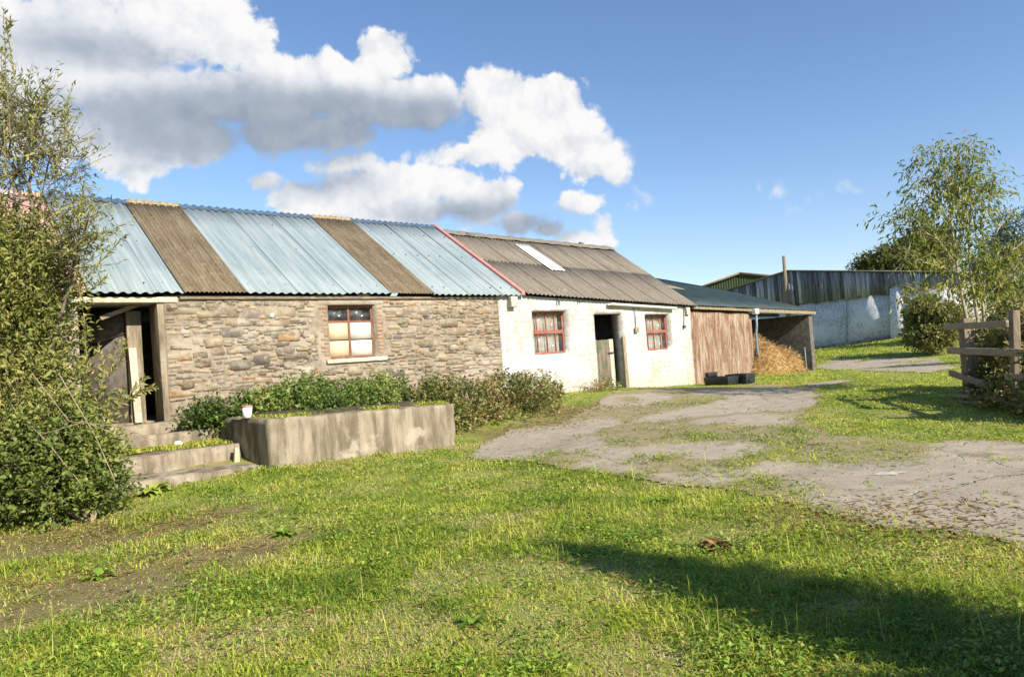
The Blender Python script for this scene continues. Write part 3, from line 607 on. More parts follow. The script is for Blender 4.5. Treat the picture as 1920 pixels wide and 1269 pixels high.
b_ = MB(); b_.box(mx+.025, WN[1]-.05, yw+.01, yw+.026, zb2+.012, zb1-.02); b_.box(mx+.025, WN[1]-.05, yw+.012, yw+.028, WN[2]+.05, zb2-.012); b_.build('white_board', MT['whiteboard'], win)
b_ = MB(); b_.box(WN[0]+.05, WN[1]-.05, yw+.034, yw+.046, zb2-.014, zb2+.014); b_.build('glazing_bar', MT['dark'], win)
# doorway furniture: concrete jamb, slab partition, leaning board, rafter, inner walls
b_ = MB(); s0, s1 = fac(292, 700)[0], fac(308, 700)[0]; b_.hexa([(.54, .004, .9), (.632, .004, .9), (.632, .449, .9), (.54, .449, .9), (.53, .004, 2.93), (.632, .004, 2.93), (.632, .449, 2.93), (.53, .449, 2.93)]); b_.build('door_jamb', MT['plat'], barn, bevel=.01)
b_ = MB(); a0, a1 = fac(240, 660, .5)[0], fac(268, 660, .5)[0]; b_.box(a0, a1, .5, .62, .95, fac(250, 583, .5)[1]); b_.build('concrete_post', MT['plat'], barn, bevel=.012)
b_ = MB(); a1b = fac(258, 700, .46)[0]; b_.hexa([(a0+.02, .40, .98), (a1b+.02, .40, .98), (a1b+.02, .44, .98), (a0+.02, .44, .98), (a0, .455, fac(250, 652, .46)[1]), (a1b, .455, fac(250, 652, .46)[1]), (a1b, .49, fac(250, 652, .46)[1]), (a0, .49, fac(250, 652, .46)[1])]); b_.build('leaning_board', MT['pale'], barn, bevel=.006)
b_ = MB(); b_.hexa([(a0-.02, .64, .95), (a0+.06, .64, .95), (a0-1.1, 2.6, .95), (a0-1.2, 2.6, .95), (a0-.02, .64, 2.45), (a0+.06, .64, 2.45), (a0-1.1, 2.6, 2.1), (a0-1.2, 2.6, 2.1)]); b_.hexa([(a0-.04, .66, 2.47), (a0+.04, .66, 2.47), (a0-1.1, 2.6, 2.12), (a0-1.2, 2.6, 2.12), (a0-.04, .66, 2.85), (a0+.04, .66, 2.85), (a0-1.1, 2.6, 2.6), (a0-1.2, 2.6, 2.6)]); b_.build('partition', MT['block'], barn)
b_ = MB(); p = fac(188, 597, .3); q = fac(250, 572, .3); b_.bar((p[0], .3, p[1]), (q[0]+.2, .35, q[1]+.06), .05, .07); b_.build('sloping_rafter', MT['timber'], barn, bevel=.006)
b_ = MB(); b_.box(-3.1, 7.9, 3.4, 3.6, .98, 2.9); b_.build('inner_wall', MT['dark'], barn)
b_ = MB()
for k in range(4): b_.c = (1, 1, 1); b_.box(.16+random.uniform(-.02, .02), .46+random.uniform(-.02, .02), .95+.03*random.random(), 1.2, 2.28+k*.155, 2.42+k*.155)
b_.build('brick_pier', MT['brick'], barn, bevel=.012)
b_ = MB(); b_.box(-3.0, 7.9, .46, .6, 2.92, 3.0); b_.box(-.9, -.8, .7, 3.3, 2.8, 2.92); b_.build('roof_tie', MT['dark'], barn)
b_ = MB(); sa, za = fac(508, 592); b_.tube([(sa, -.05, za), (sa+.01, -.02, za), (sa+.01, .03, za)], [.03, .045, .045], 10); b_.build('pipe_stub', MT['paint'], barn)

# ================================================================== WHITEWASHED BARN
S0 = SE+.004; S1 = 15.66; OF = (S0, 0, 0)
wb = thing('whitewashed_barn', 'low whitewashed barn with grey sheet roof, two red barred windows and a stable door', 'barn', W(S0, 0, 0), TH)
e2z = lambda s: 3.13+(2.80-3.13)*(s-8.8)/(15.8-8.8); r2z = lambda s: 5.16+(5.03-5.16)*(s-8.8)/7.
D2 = 3.05
W1 = (9.03, 10.27, 1.63, 2.70); W2 = (13.44, 14.63, 1.52, 2.56); DO = (11.27, 12.42, .0, 2.60)
wall('white_wall', MT['white'], wb, S0, S1, -.3, lambda s: e2z(s)-.05, .0, .38, [W1, W2, DO], cell=.09, amp=.022, off=OF, seed=9)
wall('back_wall', MT['block'], wb, S0, S1, -.3, lambda s: e2z(s)-.08, 5.7, .38, cell=1.2, amp=0, off=OF)
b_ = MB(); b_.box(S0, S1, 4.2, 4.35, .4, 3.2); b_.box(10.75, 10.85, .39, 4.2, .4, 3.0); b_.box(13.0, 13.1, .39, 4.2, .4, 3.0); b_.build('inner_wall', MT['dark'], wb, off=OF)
gable('end_wall', S1-.34, .33, MT['white'], wb, OF, 2.72, 4.93, .385, 5.69, D2)
e2 = lambda s: (-.16, e2z(s)-.03); r2 = lambda s: (D2, r2z(s))
b_ = MB(); s = 8.74; i = 0
while s < 15.7:
    s2 = min(s+1.02, 15.83)
    for (q0, q1, l) in ((0, .53, 0.0), (.51, 1, .010)): sheet(b_, s, s2+.02, e2, r2, .146, .020, tilt=.014, rows=(q0, (q0+q1)/2, q1), lift=l+.01, n=7, phase=s)
    s = s2
    i += 1
b_.build('grey_roof_sheets', MT['grey'], wb, off=OF)
b_ = MB(); sheet(b_, 8.7, 15.83, lambda s: (2*D2+.16, e2z(s)), lambda s: (D2, r2z(s)-.02), .146, .02, n=3); b_.build('rear_roof_slope', MT['grey'], wb, off=OF)
b_ = MB(); prev = None
for i in range(40):
    s = 8.7+(15.85-8.7)*i/39; jz = .02*math.sin(i*1.9)*random.random(); row = [b_.vert((s, D2+dd, r2z(s)+.055+dz+jz)) for dd, dz in ((-.24, -.13), (-.1, -.02), (0, .03), (.1, -.02), (.24, -.13))]
    if prev:
        for q in range(4): b_.face((prev[q], row[q], row[q+1], prev[q+1]))
    prev = row
b_.build('ridge_cap', MT['grey'], wb, off=OF)
# translucent roof light: four corners measured on the slope
def slope_s(px, py):
    # intersect view ray with the white roof plane, return (s, q)
    A = W(8.8, *e2(8.8)); C1 = W(15.8, *e2(15.8)); R1 = W(12.3, *r2(12.3)); nn = np.cross(C1-A, R1-A); D = ray(px, py); k = ((A-CAM)@nn)/(D@nn); X = CAM+D*k
    s = float((X-P0)@T); d = float((X-P0)@B); return s, (d+.16)/(D2+.16)
(sa, qa), (sb, qb) = slope_s(965, 459), slope_s(985, 461); (sc, qc), (sd2, qd) = slope_s(1030, 509), slope_s(1058, 509)
qa = min((qa+qb)/2, .97); qc = (qc+qd)/2
b_ = MB(); lit = lambda s: 0
sheet(b_, (sa+sc)/2, (sb+sd2)/2, lambda s: (e2(s)[0]+(r2(s)[0]-e2(s)[0])*qc, e2(s)[1]+(r2(s)[1]-e2(s)[1])*qc), lambda s: (e2(s)[0]+(r2(s)[0]-e2(s)[0])*qa, e2(s)[1]+(r2(s)[1]-e2(s)[1])*qa), .146, .010, lift=.062, rows=(0, .5, 1), n=6)
b_.build('roof_light', MT['paint'], wb, off=OF)
for (s, q, l) in ((9.5, .95, .28), (14.3, 1.0, .16)):
    b_ = MB(); dd = e2(s)[0]+(r2(s)[0]-e2(s)[0])*q; zz = e2(s)[1]+(r2(s)[1]-e2(s)[1])*q+.08; b_.hexa([(s, dd-.06, zz-.03), (s+l, dd-.05, zz-.04), (s+l, dd+.06, zz+.01), (s, dd+.06, zz+.02), (s+.01, dd-.05, zz+.03), (s+l-.02, dd-.04, zz+.03), (s+l-.02, dd+.05, zz+.06), (s+.01, dd+.05, zz+.07)]); b_.build('loose_slate', MT['dark'], wb, off=OF, bevel=.01)
def barred_window(O, name='window'):
    a0, a1, z0, z1 = O; y = .17; b_ = MB(); frame_mb(b_, a0+.004, a1-.004, z0+.004, z1-.004, y, .05, .06); zm = z0+(z1-z0)*.52
    b_.box(a0+.054, a1-.054, y-.012, y+.05, zm-.045, zm+.045)
    w_ = b_.build(name, MT['red'], wb, off=OF, bevel=.004)
    for k in range(1, 4): b_ = MB(); s = a0+(a1-a0)*k/4+random.uniform(-.02, .02); b_.box(s-.012, s+.012, y+.010, y+.036, z0+.054, z1-.054); b_.build('window_bar', MT['red'], w_, off=OF)
    b_ = MB(); b_.box(a0+.05, a1-.05, y+.040, y+.044, z0+.05, zm-.04); b_.box(a0+.05, a1-.05, y+.040, y+.044, zm+.04, z1-.05); b_.build('pane', MT['glass'], w_, off=OF)
    b_ = MB(); k = 22; pr = None         # pale sacking hung inside
    for i in range(k+1):
        s = a0+.03+(a1-a0-.16)*i/k; yy = .255+.03*math.sin(i*1.7)+.02*random.random(); r_ = (b_.vert((s, yy, z0+.03)), b_.vert((s+.03*math.sin(i), yy+.01, z1-.02)))
        if pr: b_.face((pr[0], r_[0], r_[1], pr[1]))
        pr = r_
    b_.build('sacking', MT['sack'], w_, off=OF)
barred_window(W1); barred_window(W2)
# stable door
b_ = MB(); dz0, dz1 = .52, 1.92
for k in range(5):
    a = DO[0]+.01+k*.162; b_.box(a, a+.158, .24+.004*(k % 2), .285, dz0+.03, dz1+random.uniform(-.015, .01))
dm_ = b_.build('stable_door', MT['door'], wb, off=OF, bevel=.004)
b_ = MB(); b_.box(DO[0]+.82, DO[0]+.98, .238, .28, dz0+.04, dz1); b_.build('repair_board', MT['pale'], dm_, off=OF, bevel=.004)
b_ = MB(); b_.box(DO[0]+.72, DO[0]+.95, .215, .236, 1.52, 1.57); b_.tube([(DO[0]+.8, .19, 1.545), (DO[0]+.9, .19, 1.545)], .012, 6); b_.build('bolt', MT['dark'], dm_, off=OF)
b_ = MB(); p1 = fac(1176, 632); b_.hexa([(DO[1]-.09, -.05, .5), (DO[1]+.05, -.05, .5), (DO[1]+.05, .0, .5), (DO[1]-.09, .0, .5), (DO[1]-.08, -.045, 1.98), (DO[1]+.03, -.045, 1.98), (DO[1]+.03, .0, 1.98), (DO[1]-.08, .0, 1.98)]); b_.build('door_post', MT['vtimber'], wb, off=OF, bevel=.008)
b_ = MB(); b_.box(DO[0], DO[1]+.1, -.12, .37, .40, .545); b_.build('doorstep', MT['plat'], wb, off=OF, bevel=.012)
# gutter, brackets, cables
b_ = MB(); sA, sB = fac(1136, 570)[0], fac(1260, 574)[0]; prev = None
for i in range(9):
    s = sA+(sB-sA)*i/8; zc = e2z(s)-.115; row = [b_.vert((s, -.12+.065*math.cos(a), zc+.065*math.sin(a))) for a in [PI+PI*q/6 for q in range(7)]]+[b_.vert((s, -.12+.056*math.cos(a), zc+.056*math.sin(a))) for a in [2*PI-PI*q/6 for q in range(7)]]
    if prev:
        for q in range(14): b_.face((prev[q], row[q], row[(q+1) % 14], prev[(q+1) % 14]))
    prev = row
b_.build('gutter', MT['paint'], wb, off=OF, smooth=True)
b_ = MB(); sA_, zA_ = fac(957, 567); b_.box(sA_-.11, sA_+.10, -.16, .02, zA_-.12, zA_+.13); b_.build('eaves_block', MT['pale'], wb, off=OF, bevel=.015)
b_ = MB(); sA_, zA_ = fac(1286, 583); b_.box(sA_-.09, sA_+.09, -.10, .02, zA_-.12, zA_+.10); b_.build('eaves_block', MT['pale'], wb, off=OF, bevel=.015)
for (x0, y0, x1, y1, bx) in ((1187, 574, 1191, 618, 1), (1280, 575, 1281, 612, 0)):
    b_ = MB(); a = fac(x0, y0); c = fac(x1, y1); b_.tube([(a[0], -.03, a[1]), ((a[0]+c[0])/2+.01, -.035, (a[1]+c[1])/2), (c[0], -.03, c[1])], .012, 5)
    cb = b_.build('cable', MT['dark'], wb, off=OF); b_ = MB(); r_ = .07 if bx else .045; b_.box(c[0]-r_, c[0]+r_*1.2, -.07, -.02, c[1]-r_*1.2, c[1]+r_*.8); b_.build('junction_box', MT['yellow'] if bx else MT['dark'], cb, off=OF, bevel=.008)
for px_, py_ in ((1044, 566), (1083, 563)):
    b_ = MB(); a = fac(px_, py_); b_.tube([(a[0], -.02, a[1]+.08), (a[0], -.08, a[1]), (a[0]+.01, -.06, a[1]-.09)], [.02, .025, .012], 6); b_.build('eaves_bracket', MT['dark'], wb, off=OF)

# ================================================================== CATTLE SHED
S2 = 19.3; S3 = 23.6; OF = (S1+.01, 0, 0)
sh = thing('cattle_shed', 'open fronted cattle shed with dark green roof and streaky rust brown front panel', 'shed', W(S1+.01, 0, 0), TH)
e3z = lambda s: 2.80+(2.555-2.80)*(s-15.8)/(23.6-15.8); D3 = 4.2
r3z = lambda s: 3.93+(4.3-3.93)*(23.6-s)/4.2*1.0 if s > 15 else 4.6
b_ = MB(); k = 120; prev = None
for i in range(k+1):
    s = S1+.03+(S2-S1-.03)*i/k; yy = .05+.014*math.cos(2*PI*s/.076)+.012*math.sin(s*5); row = [b_.vert((s+.006*math.sin(q*2.+i), yy+.01*math.sin(q*1.7+s*3), -.2+(e3z(s)-.16+.2)*q/6)) for q in range(7)]
    if prev:
        for q in range(6): b_.face((prev[q], row[q], row[q+1], prev[q+1]))
    prev = row
o = b_.build('front_panel', MT['rust'], sh, off=OF); md = o.modifiers.new('thick', 'SOLIDIFY'); md.thickness = .02; md.offset = -1
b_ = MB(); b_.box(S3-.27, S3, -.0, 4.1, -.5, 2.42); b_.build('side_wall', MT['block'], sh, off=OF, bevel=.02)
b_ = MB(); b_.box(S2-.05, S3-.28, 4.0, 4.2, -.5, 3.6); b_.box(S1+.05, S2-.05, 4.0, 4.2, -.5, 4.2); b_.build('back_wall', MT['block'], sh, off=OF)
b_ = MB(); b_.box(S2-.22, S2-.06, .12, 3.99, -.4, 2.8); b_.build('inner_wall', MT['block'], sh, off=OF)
e3 = lambda s: (-.14, e3z(s)-.005); r3 = lambda s: (D3, r3z(s))
b_ = MB(); sheet(b_, S1-.0, S3+.14, e3, r3, .165, .018, rows=(0, .25, .5, .75, 1), trap=.8); b_.build('green_roof', MT['dkgreen'], sh, off=OF)
b_ = MB(); b_.box(16.6, 18.0, 2.30, 2.72, 3.40, 3.42)
b_ = MB(); sl = lambda s, q, u: (s, e3(s)[0]+(r3(s)[0]-e3(s)[0])*q, e3(s)[1]+(r3(s)[1]-e3(s)[1])*q+u)
b_.hexa([sl(15.9, .48, .02), sl(18.35, .48, .02), sl(18.35, .66, .02), sl(15.9, .66, .02), sl(15.9, .48, .035), sl(18.35, .48, .035), sl(18.35, .66, .035), sl(15.9, .66, .035)]); b_.build('roof_light', MT['yellow'], sh, off=OF)
b_ = MB(); b_.hexa([(S2-.1, -.10, e3z(S2)-.15), (S3+.12, -.10, e3z(S3)-.15), (S3+.12, -.05, e3z(S3)-.15), (S2-.1, -.05, e3z(S2)-.15), (S2-.1, -.10, e3z(S2)-.03), (S3+.12, -.10, e3z(S3)-.03), (S3+.12, -.05, e3z(S3)-.03), (S2-.1, -.05, e3z(S2)-.03)]); b_.build('fascia_board', MT['yellow'], sh, off=OF, bevel=.005)
b_ = MB(); b_.hexa([(S1+.1, -.09, e3z(S1)-.12), (S2-.12, -.09, e3z(S2)-.12), (S2-.12, .0, e3z(S2)-.12), (S1+.1, .0, e3z(S1)-.12), (S1+.1, -.09, e3z(S1)-.04), (S2-.12, -.09, e3z(S2)-.04), (S2-.12, .0, e3z(S2)-.04), (S1+.1, .0, e3z(S1)-.04)]); b_.build('gutter', MT['yellow'], sh, off=OF, bevel=.01)
b_ = MB(); b_.bar((S2+.1, 1.2, 2.55), (S3-.3, 1.2, 2.5), .1, .12); b_.bar((S2+.1, 2.6, 2.95), (S3-.3, 2.6, 2.9), .1, .12); b_.build('purlin', MT['dark'], sh, off=OF)
b_ = MB(); b_.box(S2-.12, S2+.10, -.20, -.04, e3z(S2)-.22, e3z(S2)-.03); hp = b_.build('gutter_hopper', MT['paint'], sh, off=OF, bevel=.02)
b_ = MB(); b_.tube([(S2+.06, -.10, e3z(S2)-.2), (S2+.09, -.07, 2.1), (S2+.05, -.04, 1.8), (S2+.04, -.05, 1.2), (S2+.06, -.10, .82)], .045, 8); b_.build('drainpipe', MT['steel'], sh, off=OF, smooth=True)

# ================================================================== things in the yard by the shed
def mound(name, label, cat, cx, cy, blobs, n_straw, seed):
    rs = np.random.default_rng(seed); g_ = 70; u = np.linspace(-2.4, 2.4, g_); GXm, GYm = np.meshgrid(u, u); H = np.zeros_like(GXm)
    for (bx, by, rx, ry, hh) in blobs: H = np.maximum(H, hh*np.clip(1-((GXm-bx)/rx)**2-((GYm-by)/ry)**2, 0, 1)**.8)
    H = H*(.82+.36*fbm(GXm*3+9, GYm*3, seed, 4))+(fbm(GXm*6, GYm*6, seed+3)-.5)*.12*(H > .02)
    # yard frame -> world
    Pw = P0[None, None]+T[None, None]*(cx+GXm)[..., None]+B[None, None]*(cy+GYm)[..., None]; zg = ground_z(Pw[..., 0], Pw[..., 1])
    Pw[..., 2] = zg-.03+H
    hh = H[:-1, :-1]+H[1:, 1:]+H[1:, :-1]+H[:-1, 1:]; F4 = grid_faces(g_, g_)[(hh > .04).ravel()]
    ii = rs.integers(0, g_-1, (n_straw*4, 2)); ii = ii[H[ii[:, 0], ii[:, 1]] > .05][:n_straw]; ctr = P0+T*cx+B*cy
    base = Pw[ii[:, 0], ii[:, 1]]+rs.normal(size=(len(ii), 3))*.03+np.array([0, 0, .03]); ax = norm(rs.normal(size=(len(ii), 3))*np.array([1, 1, .45])+np.array([0, 0, -.15])); nr = norm(rs.normal(size=(len(ii), 3))+np.array([0, 0, .6]))
    Vs, Fs, vs = leaf_quads(base, ax, nr,   .08+.13*rs.random(len(ii)), .008+.010*rs.random(len(ii)), rs.random(len(ii)), .05)
    nb = g_*g_; o_ = raw_mesh(name, np.concatenate([Pw.reshape(-1, 3), Vs]), F3=Fs+nb, F4=F4, mats=[MT['hay'], MT['straw']], v=np.concatenate([np.full(nb, .5), vs]), midx=np.r_[np.ones(len(Fs)), np.zeros(len(F4))])
    return tag(o_, label, cat)
mound('hay_heap', 'big golden heap of loose hay spilling out under the green shed roof', 'hay', 20.7, -.02, [(-.75, .35, .95, 1.1, 1.25), (-.8, -.05, .55, .7, .92), (.15, .1, 1.1, .9, .95), (.75, .15, .7, .6, .34), (-.1, -.55, 1.2, .4, .10)], 9000, 5)
b_ = MB(); s, d = fac(1507, 690)[0], -.10; zb = fac(1507, 690)[1]; zt = fac(1507, 651)[1]
b_.tube([W(s, d, zb-.4), W(s, d, zt)], .022, 8); tag(b_.build('metal_stake', MT['steel'], None), 'thin grey metal stake standing upright beside the hay heap', 'stake')
# trough
def trough():
    p = on_ground(1384, 722); t_ = thing('water_trough', 'black plastic water trough set on the ground before the rust brown panel', 'trough', (p[0], p[1]+.2, ground_z(p[0], p[1]+.2)-.01), TH-.05)
    b_ = MB()
    def shell(x0, x1, y0, y1, h_, th, fl):
        o0 = [(x0+.04, y0+.04, 0), (x1-.04, y0+.04, 0), (x1-.04, y1-.04, 0), (x0+.04, y1-.04, 0)]; o1 = [(x0, y0, h_), (x1, y0, h_), (x1, y1, h_), (x0, y1, h_)]
        i1 = [(x0+th, y0+th, h_), (x1-th, y0+th, h_), (x1-th, y1-th, h_), (x0+th, y1-th, h_)]; i0 = [(a, b, fl) for a, b, _ in [(x0+th+.03, y0+th+.03, 0), (x1-th-.03, y0+th+.03, 0), (x1-th-.03, y1-th-.03, 0), (x0+th+.03, y1-th-.03, 0)]]
        R = [[b_.vert(q) for q in r_] for r_ in (o0, o1, i1, i0)]
        for a, c in zip(R[:-1], R[1:]):
            for k in range(4): b_.face((a[k], a[(k+1) % 4], c[(k+1) % 4], c[k]))
        b_.face(R[0][::-1]); b_.face(R[3])
    shell(-.40, .22, .0, .95, .30, .07, .08); b_.build('basin', MT['black'], t_, bevel=.02); b_ = MB(); shell(.225, .78, -.25, .55, .34, .08, .2)
    b_.box(.40, .60, -.262, -.23, .06, .16); b_.build('float_housing', MT['black'], t_, bevel=.02)
    b_ = MB(); b_.box(-.30, .21, .80, .945, .302, .45); b_.build('back_lip', MT['black'], t_, bevel=.02); t_.scale = (.88, .88, .88)
trough()

# ================================================================== PLATFORM AND STEPS
OFp = (1.2, -2.55, 0)
pl = thing('loading_platform', 'raised stained concrete loading platform in front of the stone wall', 'platform', W(1.2, -2.55, 0), TH)
ptz = lambda s: .972-.027*(s-1.2)
def block(s0, s1, d0, d1, z0, zf, amp=.012, cell=.1, seed=5):
    """worn concrete block: displaced grid box"""
    b_ = MB(); ns = max(2, int((s1-s0)/cell)); nd_ = max(2, int((d1-d0)/cell)); nz_ = max(2, int((zf((s0+s1)/2)-z0)/cell))
    cache = {}
    def vt(i, j, k):
        if (i, j, k) in cache: return cache[(i, j, k)]
        s = s0+(s1-s0)*i/ns; d = d0+(d1-d0)*j/nd_; z = z0+(zf(s)-z0)*k/nz_
        e = (i in (0, ns))+(j in (0, nd_))+(k in (0, nz_)); n1 = float(vnoise(s*5+d*3, z*5+seed, seed))-.5; n2 = float(vnoise(s*4+seed, d*4+z*6, seed+1))-.5
        sh_ = 1.0 if e < 2 else 2.2
        cx, cy = (s0+s1)/2, (d0+d1)/2
        p = (s-(math.copysign(1, s-cx)*.012*(e >= 2) if i in (0, ns) else 0)+n2*amp*sh_, d-(math.copysign(1, d-cy)*.012*(e >= 2) if j in (0, nd_) else 0)+n1*amp*sh_, z-(.014*(e >= 2) if k == nz_ else 0)+n1*amp*sh_*(k == nz_))
        cache[(i, j, k)] = b_.vert(p); return cache[(i, j, k)]
    for i in range(ns):
        for k in range(nz_): b_.face((vt(i, 0, k), vt(i+1, 0, k), vt(i+1, 0, k+1), vt(i, 0, k+1))); b_.face((vt(i+1, nd_, k), vt(i, nd_, k), vt(i, nd_, k+1), vt(i+1, nd_, k+1)))
        for j in range(nd_): b_.face((vt(i, j, nz_), vt(i+1, j, nz_), vt(i+1, j+1, nz_), vt(i, j+1, nz_)))
    for j in range(nd_):
        for k in range(nz_): b_.face((vt(0, j+1, k), vt(0, j, k), vt(0, j, k+1), vt(0, j+1, k+1))); b_.face((vt(ns, j, k), vt(ns, j+1, k), vt(ns, j+1, k+1), vt(ns, j, k+1)))
    return b_
block(1.2, 4.56, -2.55, -.06, -.2, ptz, .022, .07).build('concrete_block', MT['plat'], pl, off=OFp)
b_ = MB(); k = 34; rows = []
for j in range(13):
    rows.append([])
    for i in range(k+1):
        s = 1.24+3.2*i/k; d = -2.36+2.28*j/12; e = min(i, k-i)/4.; f_ = min(1, e)*min(1, j/2.)
        rows[-1].append(b_.vert((s+.05*random.uniform(-1, 1), d+.05*random.uniform(-1, 1), ptz(s)-.02+f_*(.05+.05*float(vnoise(s*3, d*3, 2))))))
for a, c in zip(rows[:-1], rows[1:]):
    for i in range(k): b_.face((a[i], a[i+1], c[i+1], c[i]))
b_.build('mossy_soil', MT['soil'], pl, off=OFp, smooth=True)
stp = thing('concrete_steps', 'broken grassy concrete steps rising to the dark barn doorway', 'steps', W(-1, -1.2, 0), TH); OFs = (-1, -1.2, 0)
block(-3.2, 1.17, -.36, -.03, .2, lambda s: .985, .02, seed=21).build('threshold', MT['plat'], stp, off=OFs)
block(-3.2, 1.185, -.64, -.375, .2, lambda s: .83, .025, seed=22).build('tread', MT['plat'], stp, off=OFs)
block(-3.2, 1.185, -1.56, -.655, .1, lambda s: .60, .022, seed=23).build('tread', MT['plat'], stp, off=OFs)
block(-3.2, 1.18, -2.38, -1.575, -.1, lambda s: .37-.02*(s+1), .02, seed=24).build('lower_slab', MT['plat'], stp, off=OFs)
b_ = MB(); p = W(1.02, -1.75, 0); b_.hexa([W(.97, -1.8, .3), W(1.06, -1.8, .3), W(1.06, -1.72, .3), W(.97, -1.72, .3), W(1.02, -1.74, .56), W(1.08, -1.74, .55), W(1.08, -1.68, .55), W(1.02, -1.68, .56)]); tag(b_.build('broken_stake', MT['pale'], None, bevel=.01), 'short pale broken stake leaning against the shaded end of the concrete platform', 'stake')
def rock(px, py, s, d, z, r_, label, m='rock', seed=1):
    rs = random.Random(seed); b_ = MB(); c = W(s, d, z)
    rings = []
    for i in range(1, 5):
        a = PI*i/5; rings.append([b_.vert(c+np.array((math.sin(a)*math.cos(2*PI*k/8)*r_*rs.uniform(.75, 1.2), math.sin(a)*math.sin(2*PI*k/8)*r_*rs.uniform(.7, 1.1), math.cos(a)*r_*.7*rs.uniform(.9, 1.1)))) for k in range(8)])
    for a, q in zip(rings[:-1], rings[1:]):
        for k in range(8): b_.face((a[k], q[k], q[(k+1) % 8], a[(k+1) % 8]))
    b_.face(rings[0]); b_.face(rings[-1][::-1]); tag(b_.build('rock', MT[m], None), label, 'rock')
rock(0, 0, .45, -.95, .66, .075, 'small white rock lying on the grassy step left of the platform')
rock(0, 0, -.35, .25, 1.07, .12, 'pale lump of rubble at the foot of the doorway, behind the shrub twigs', seed=2)
def tub():
    sA_, zA_ = fac(463, 772, -1.9); s = sA_; d = -1.9; t_ = thing('plastic_tub', 'little white plastic tub with pink rim standing on the platform edge', 'tub', W(s, d, ptz(s)+.02), TH)
    b_ = MB(); b_.tube([(0, 0, 0), (0, 0, .05), (.005, 0, .16)], [.062, .066, .078], 12); b_.build('tub_body', MT['plastic'], t_, smooth=False); b_ = MB(); b_.tube([(.005, 0, .162), (.006, 0, .185)], [.084, .082], 12); b_.build('rim', MT['plasticlid'], t_)
tub()

# ================================================================== FAR BARNS
FX, FY = 24.7, 40.0; ux = np.array([-.6, .8, 0]); un = np.array([-.8, -.6, 0])    # long wall runs from the near corner along ux; un faces us
FC = np.array([FX, FY, 0])
def far(px, py, back=0.):
    D = ray(px, py); k = ((FC-un*back-CAM)@un)/(D@un); X = CAM+D*k; return float((X-FC)@ux), float(X[2])
def FWp(k, z, back=0.): return FC+ux*k-un*back+np.array([0, 0, z])
fb = thing('boarded_barn', 'distant whitewashed barn clad above in black vertical boards', 'barn', FC, 0); OFf = FC
def prism(b_, pts, back, th):   # polygon in (k,z) on the long wall
    a = [b_.vert(FWp(k, z, back)) for k, z in pts]; c = [b_.vert(FWp(k, z, back+th)) for k, z in pts]; b_.face(a[::-1]); b_.face(c); n_ = len(pts)
    for i in range(n_): b_.face((a[i], a[(i+1) % n_], c[(i+1) % n_], c[i]))
wl = [far(*p) for p in ((1345, 640), (1345, 560), (1480, 556), (1586, 545), (1586, 655), (1530, 668))]
b_ = MB(); prism(b_, [far(1340, 690), far(1586, 665), far(1586, 553), far(1480, 569), far(1340, 585)], 0, .4); b_.build('white_wall', MT['white2'], fb, off=OFf)
b_ = MB(); prism(b_, [far(1586, 660), far(1674, 650), far(1674, 543), far(1586, 552)], .07, .1); b_.build('recessed_panel', MT['white2'], fb, off=OFf)
b_ = MB(); prism(b_, [far(1674, 660), far(1697, 655), far(1697, 537), far(1672, 541)], -.25, .65); b_.build('pier', MT['white2'], fb, off=OFf)
b_ = MB(); prism(b_, [far(1697.5, 660), far(1794, 650), far(1794, 530), far(1697.5, 538)], 0, .4); b_.build('side_wall', MT['white2'], fb, off=OFf)
b_ = MB(); prism(b_, [far(1500, 662), far(1680, 634), far(1680, 628), far(1600, 640), far(1500, 655)], -.12, .1); b_.build('footing', MT['plat'], fb, off=OFf)
def boards(b_, kA, kB, top, bot, back, wmin=.22, wmax=.34):
    k = kA
    while k < kB:
        w_ = random.uniform(wmin, wmax); k2 = min(kB, k+w_); b_.c = tuple([random.choice((.45, .7, .9, 1., 1.1, 1.5, 2.0))*random.uniform(.9, 1.1)]*3)
        j = random.uniform(-.12, .05); bk = back+random.uniform(-.02, .02); prism(b_, [(k, bot(k)+j), (k2-.025, bot(k2)+j), (k2-.025, top(k2)), (k, top(k))], bk, .03); k = k2
def lin(pts):
    P_ = sorted(pts); return lambda k: float(np.interp(k, [p[0] for p in P_], [p[1] for p in P_]))
top = lin([far(1362, 546, -.1), far(1480, 509, -.1), far(1600, 510, -.1), far(1795, 513, -.1)]); bot = lin([far(1362, 590, -.1), far(1478, 573, -.1), far(1560, 562, -.1), far(1672, 549, -.1), far(1795, 538, -.1)])
b_ = MB(); boards(b_, far(1795, 513, -.1)[0], far(1362, 546, -.1)[0], top, bot, -.12); prism(b_, [(far(1795, 513)[0], bot(far(1795, 513)[0])+.1), (far(1362, 546)[0], bot(far(1362, 546)[0])+.1), (far(1362, 546)[0], top(far(1362, 546)[0])-.03), (far(1480, 509)[0], top(far(1480, 509)[0])-.03), (far(1795, 513)[0], top(far(1795, 513)[0])-.03)], -.075, .06); b_.build('black_boards', MT['clad'], fb, off=OFf, col=True)  # last prism: backing sheet added behind the boards to darken bright gaps
kA, kB = far(1795, 513)[0], far(1480, 509)[0]; kC = far(1362, 546)[0]
b_ = MB(); R_ = [FWp(kA-.2, top(kA)+.05, -.25), FWp(kB, top(kB)+.05, -.25), FWp(kC, top(kC)+.05, -.25)]; hb = [np.array([0, 0, -.35]), np.array([0, 0, -.35]), np.array([0, 0, -.5])]
A_ = [b_.vert(q) for q in R_]; B_ = [b_.vert(q-un*5+h_) for q, h_ in zip(R_, hb)]; C_ = [b_.vert(q-un*5+h_+np.array([0, 0, .07])) for q, h_ in zip(R_, hb)]; D_ = [b_.vert(q+np.array([0, 0, .07])) for q in R_]
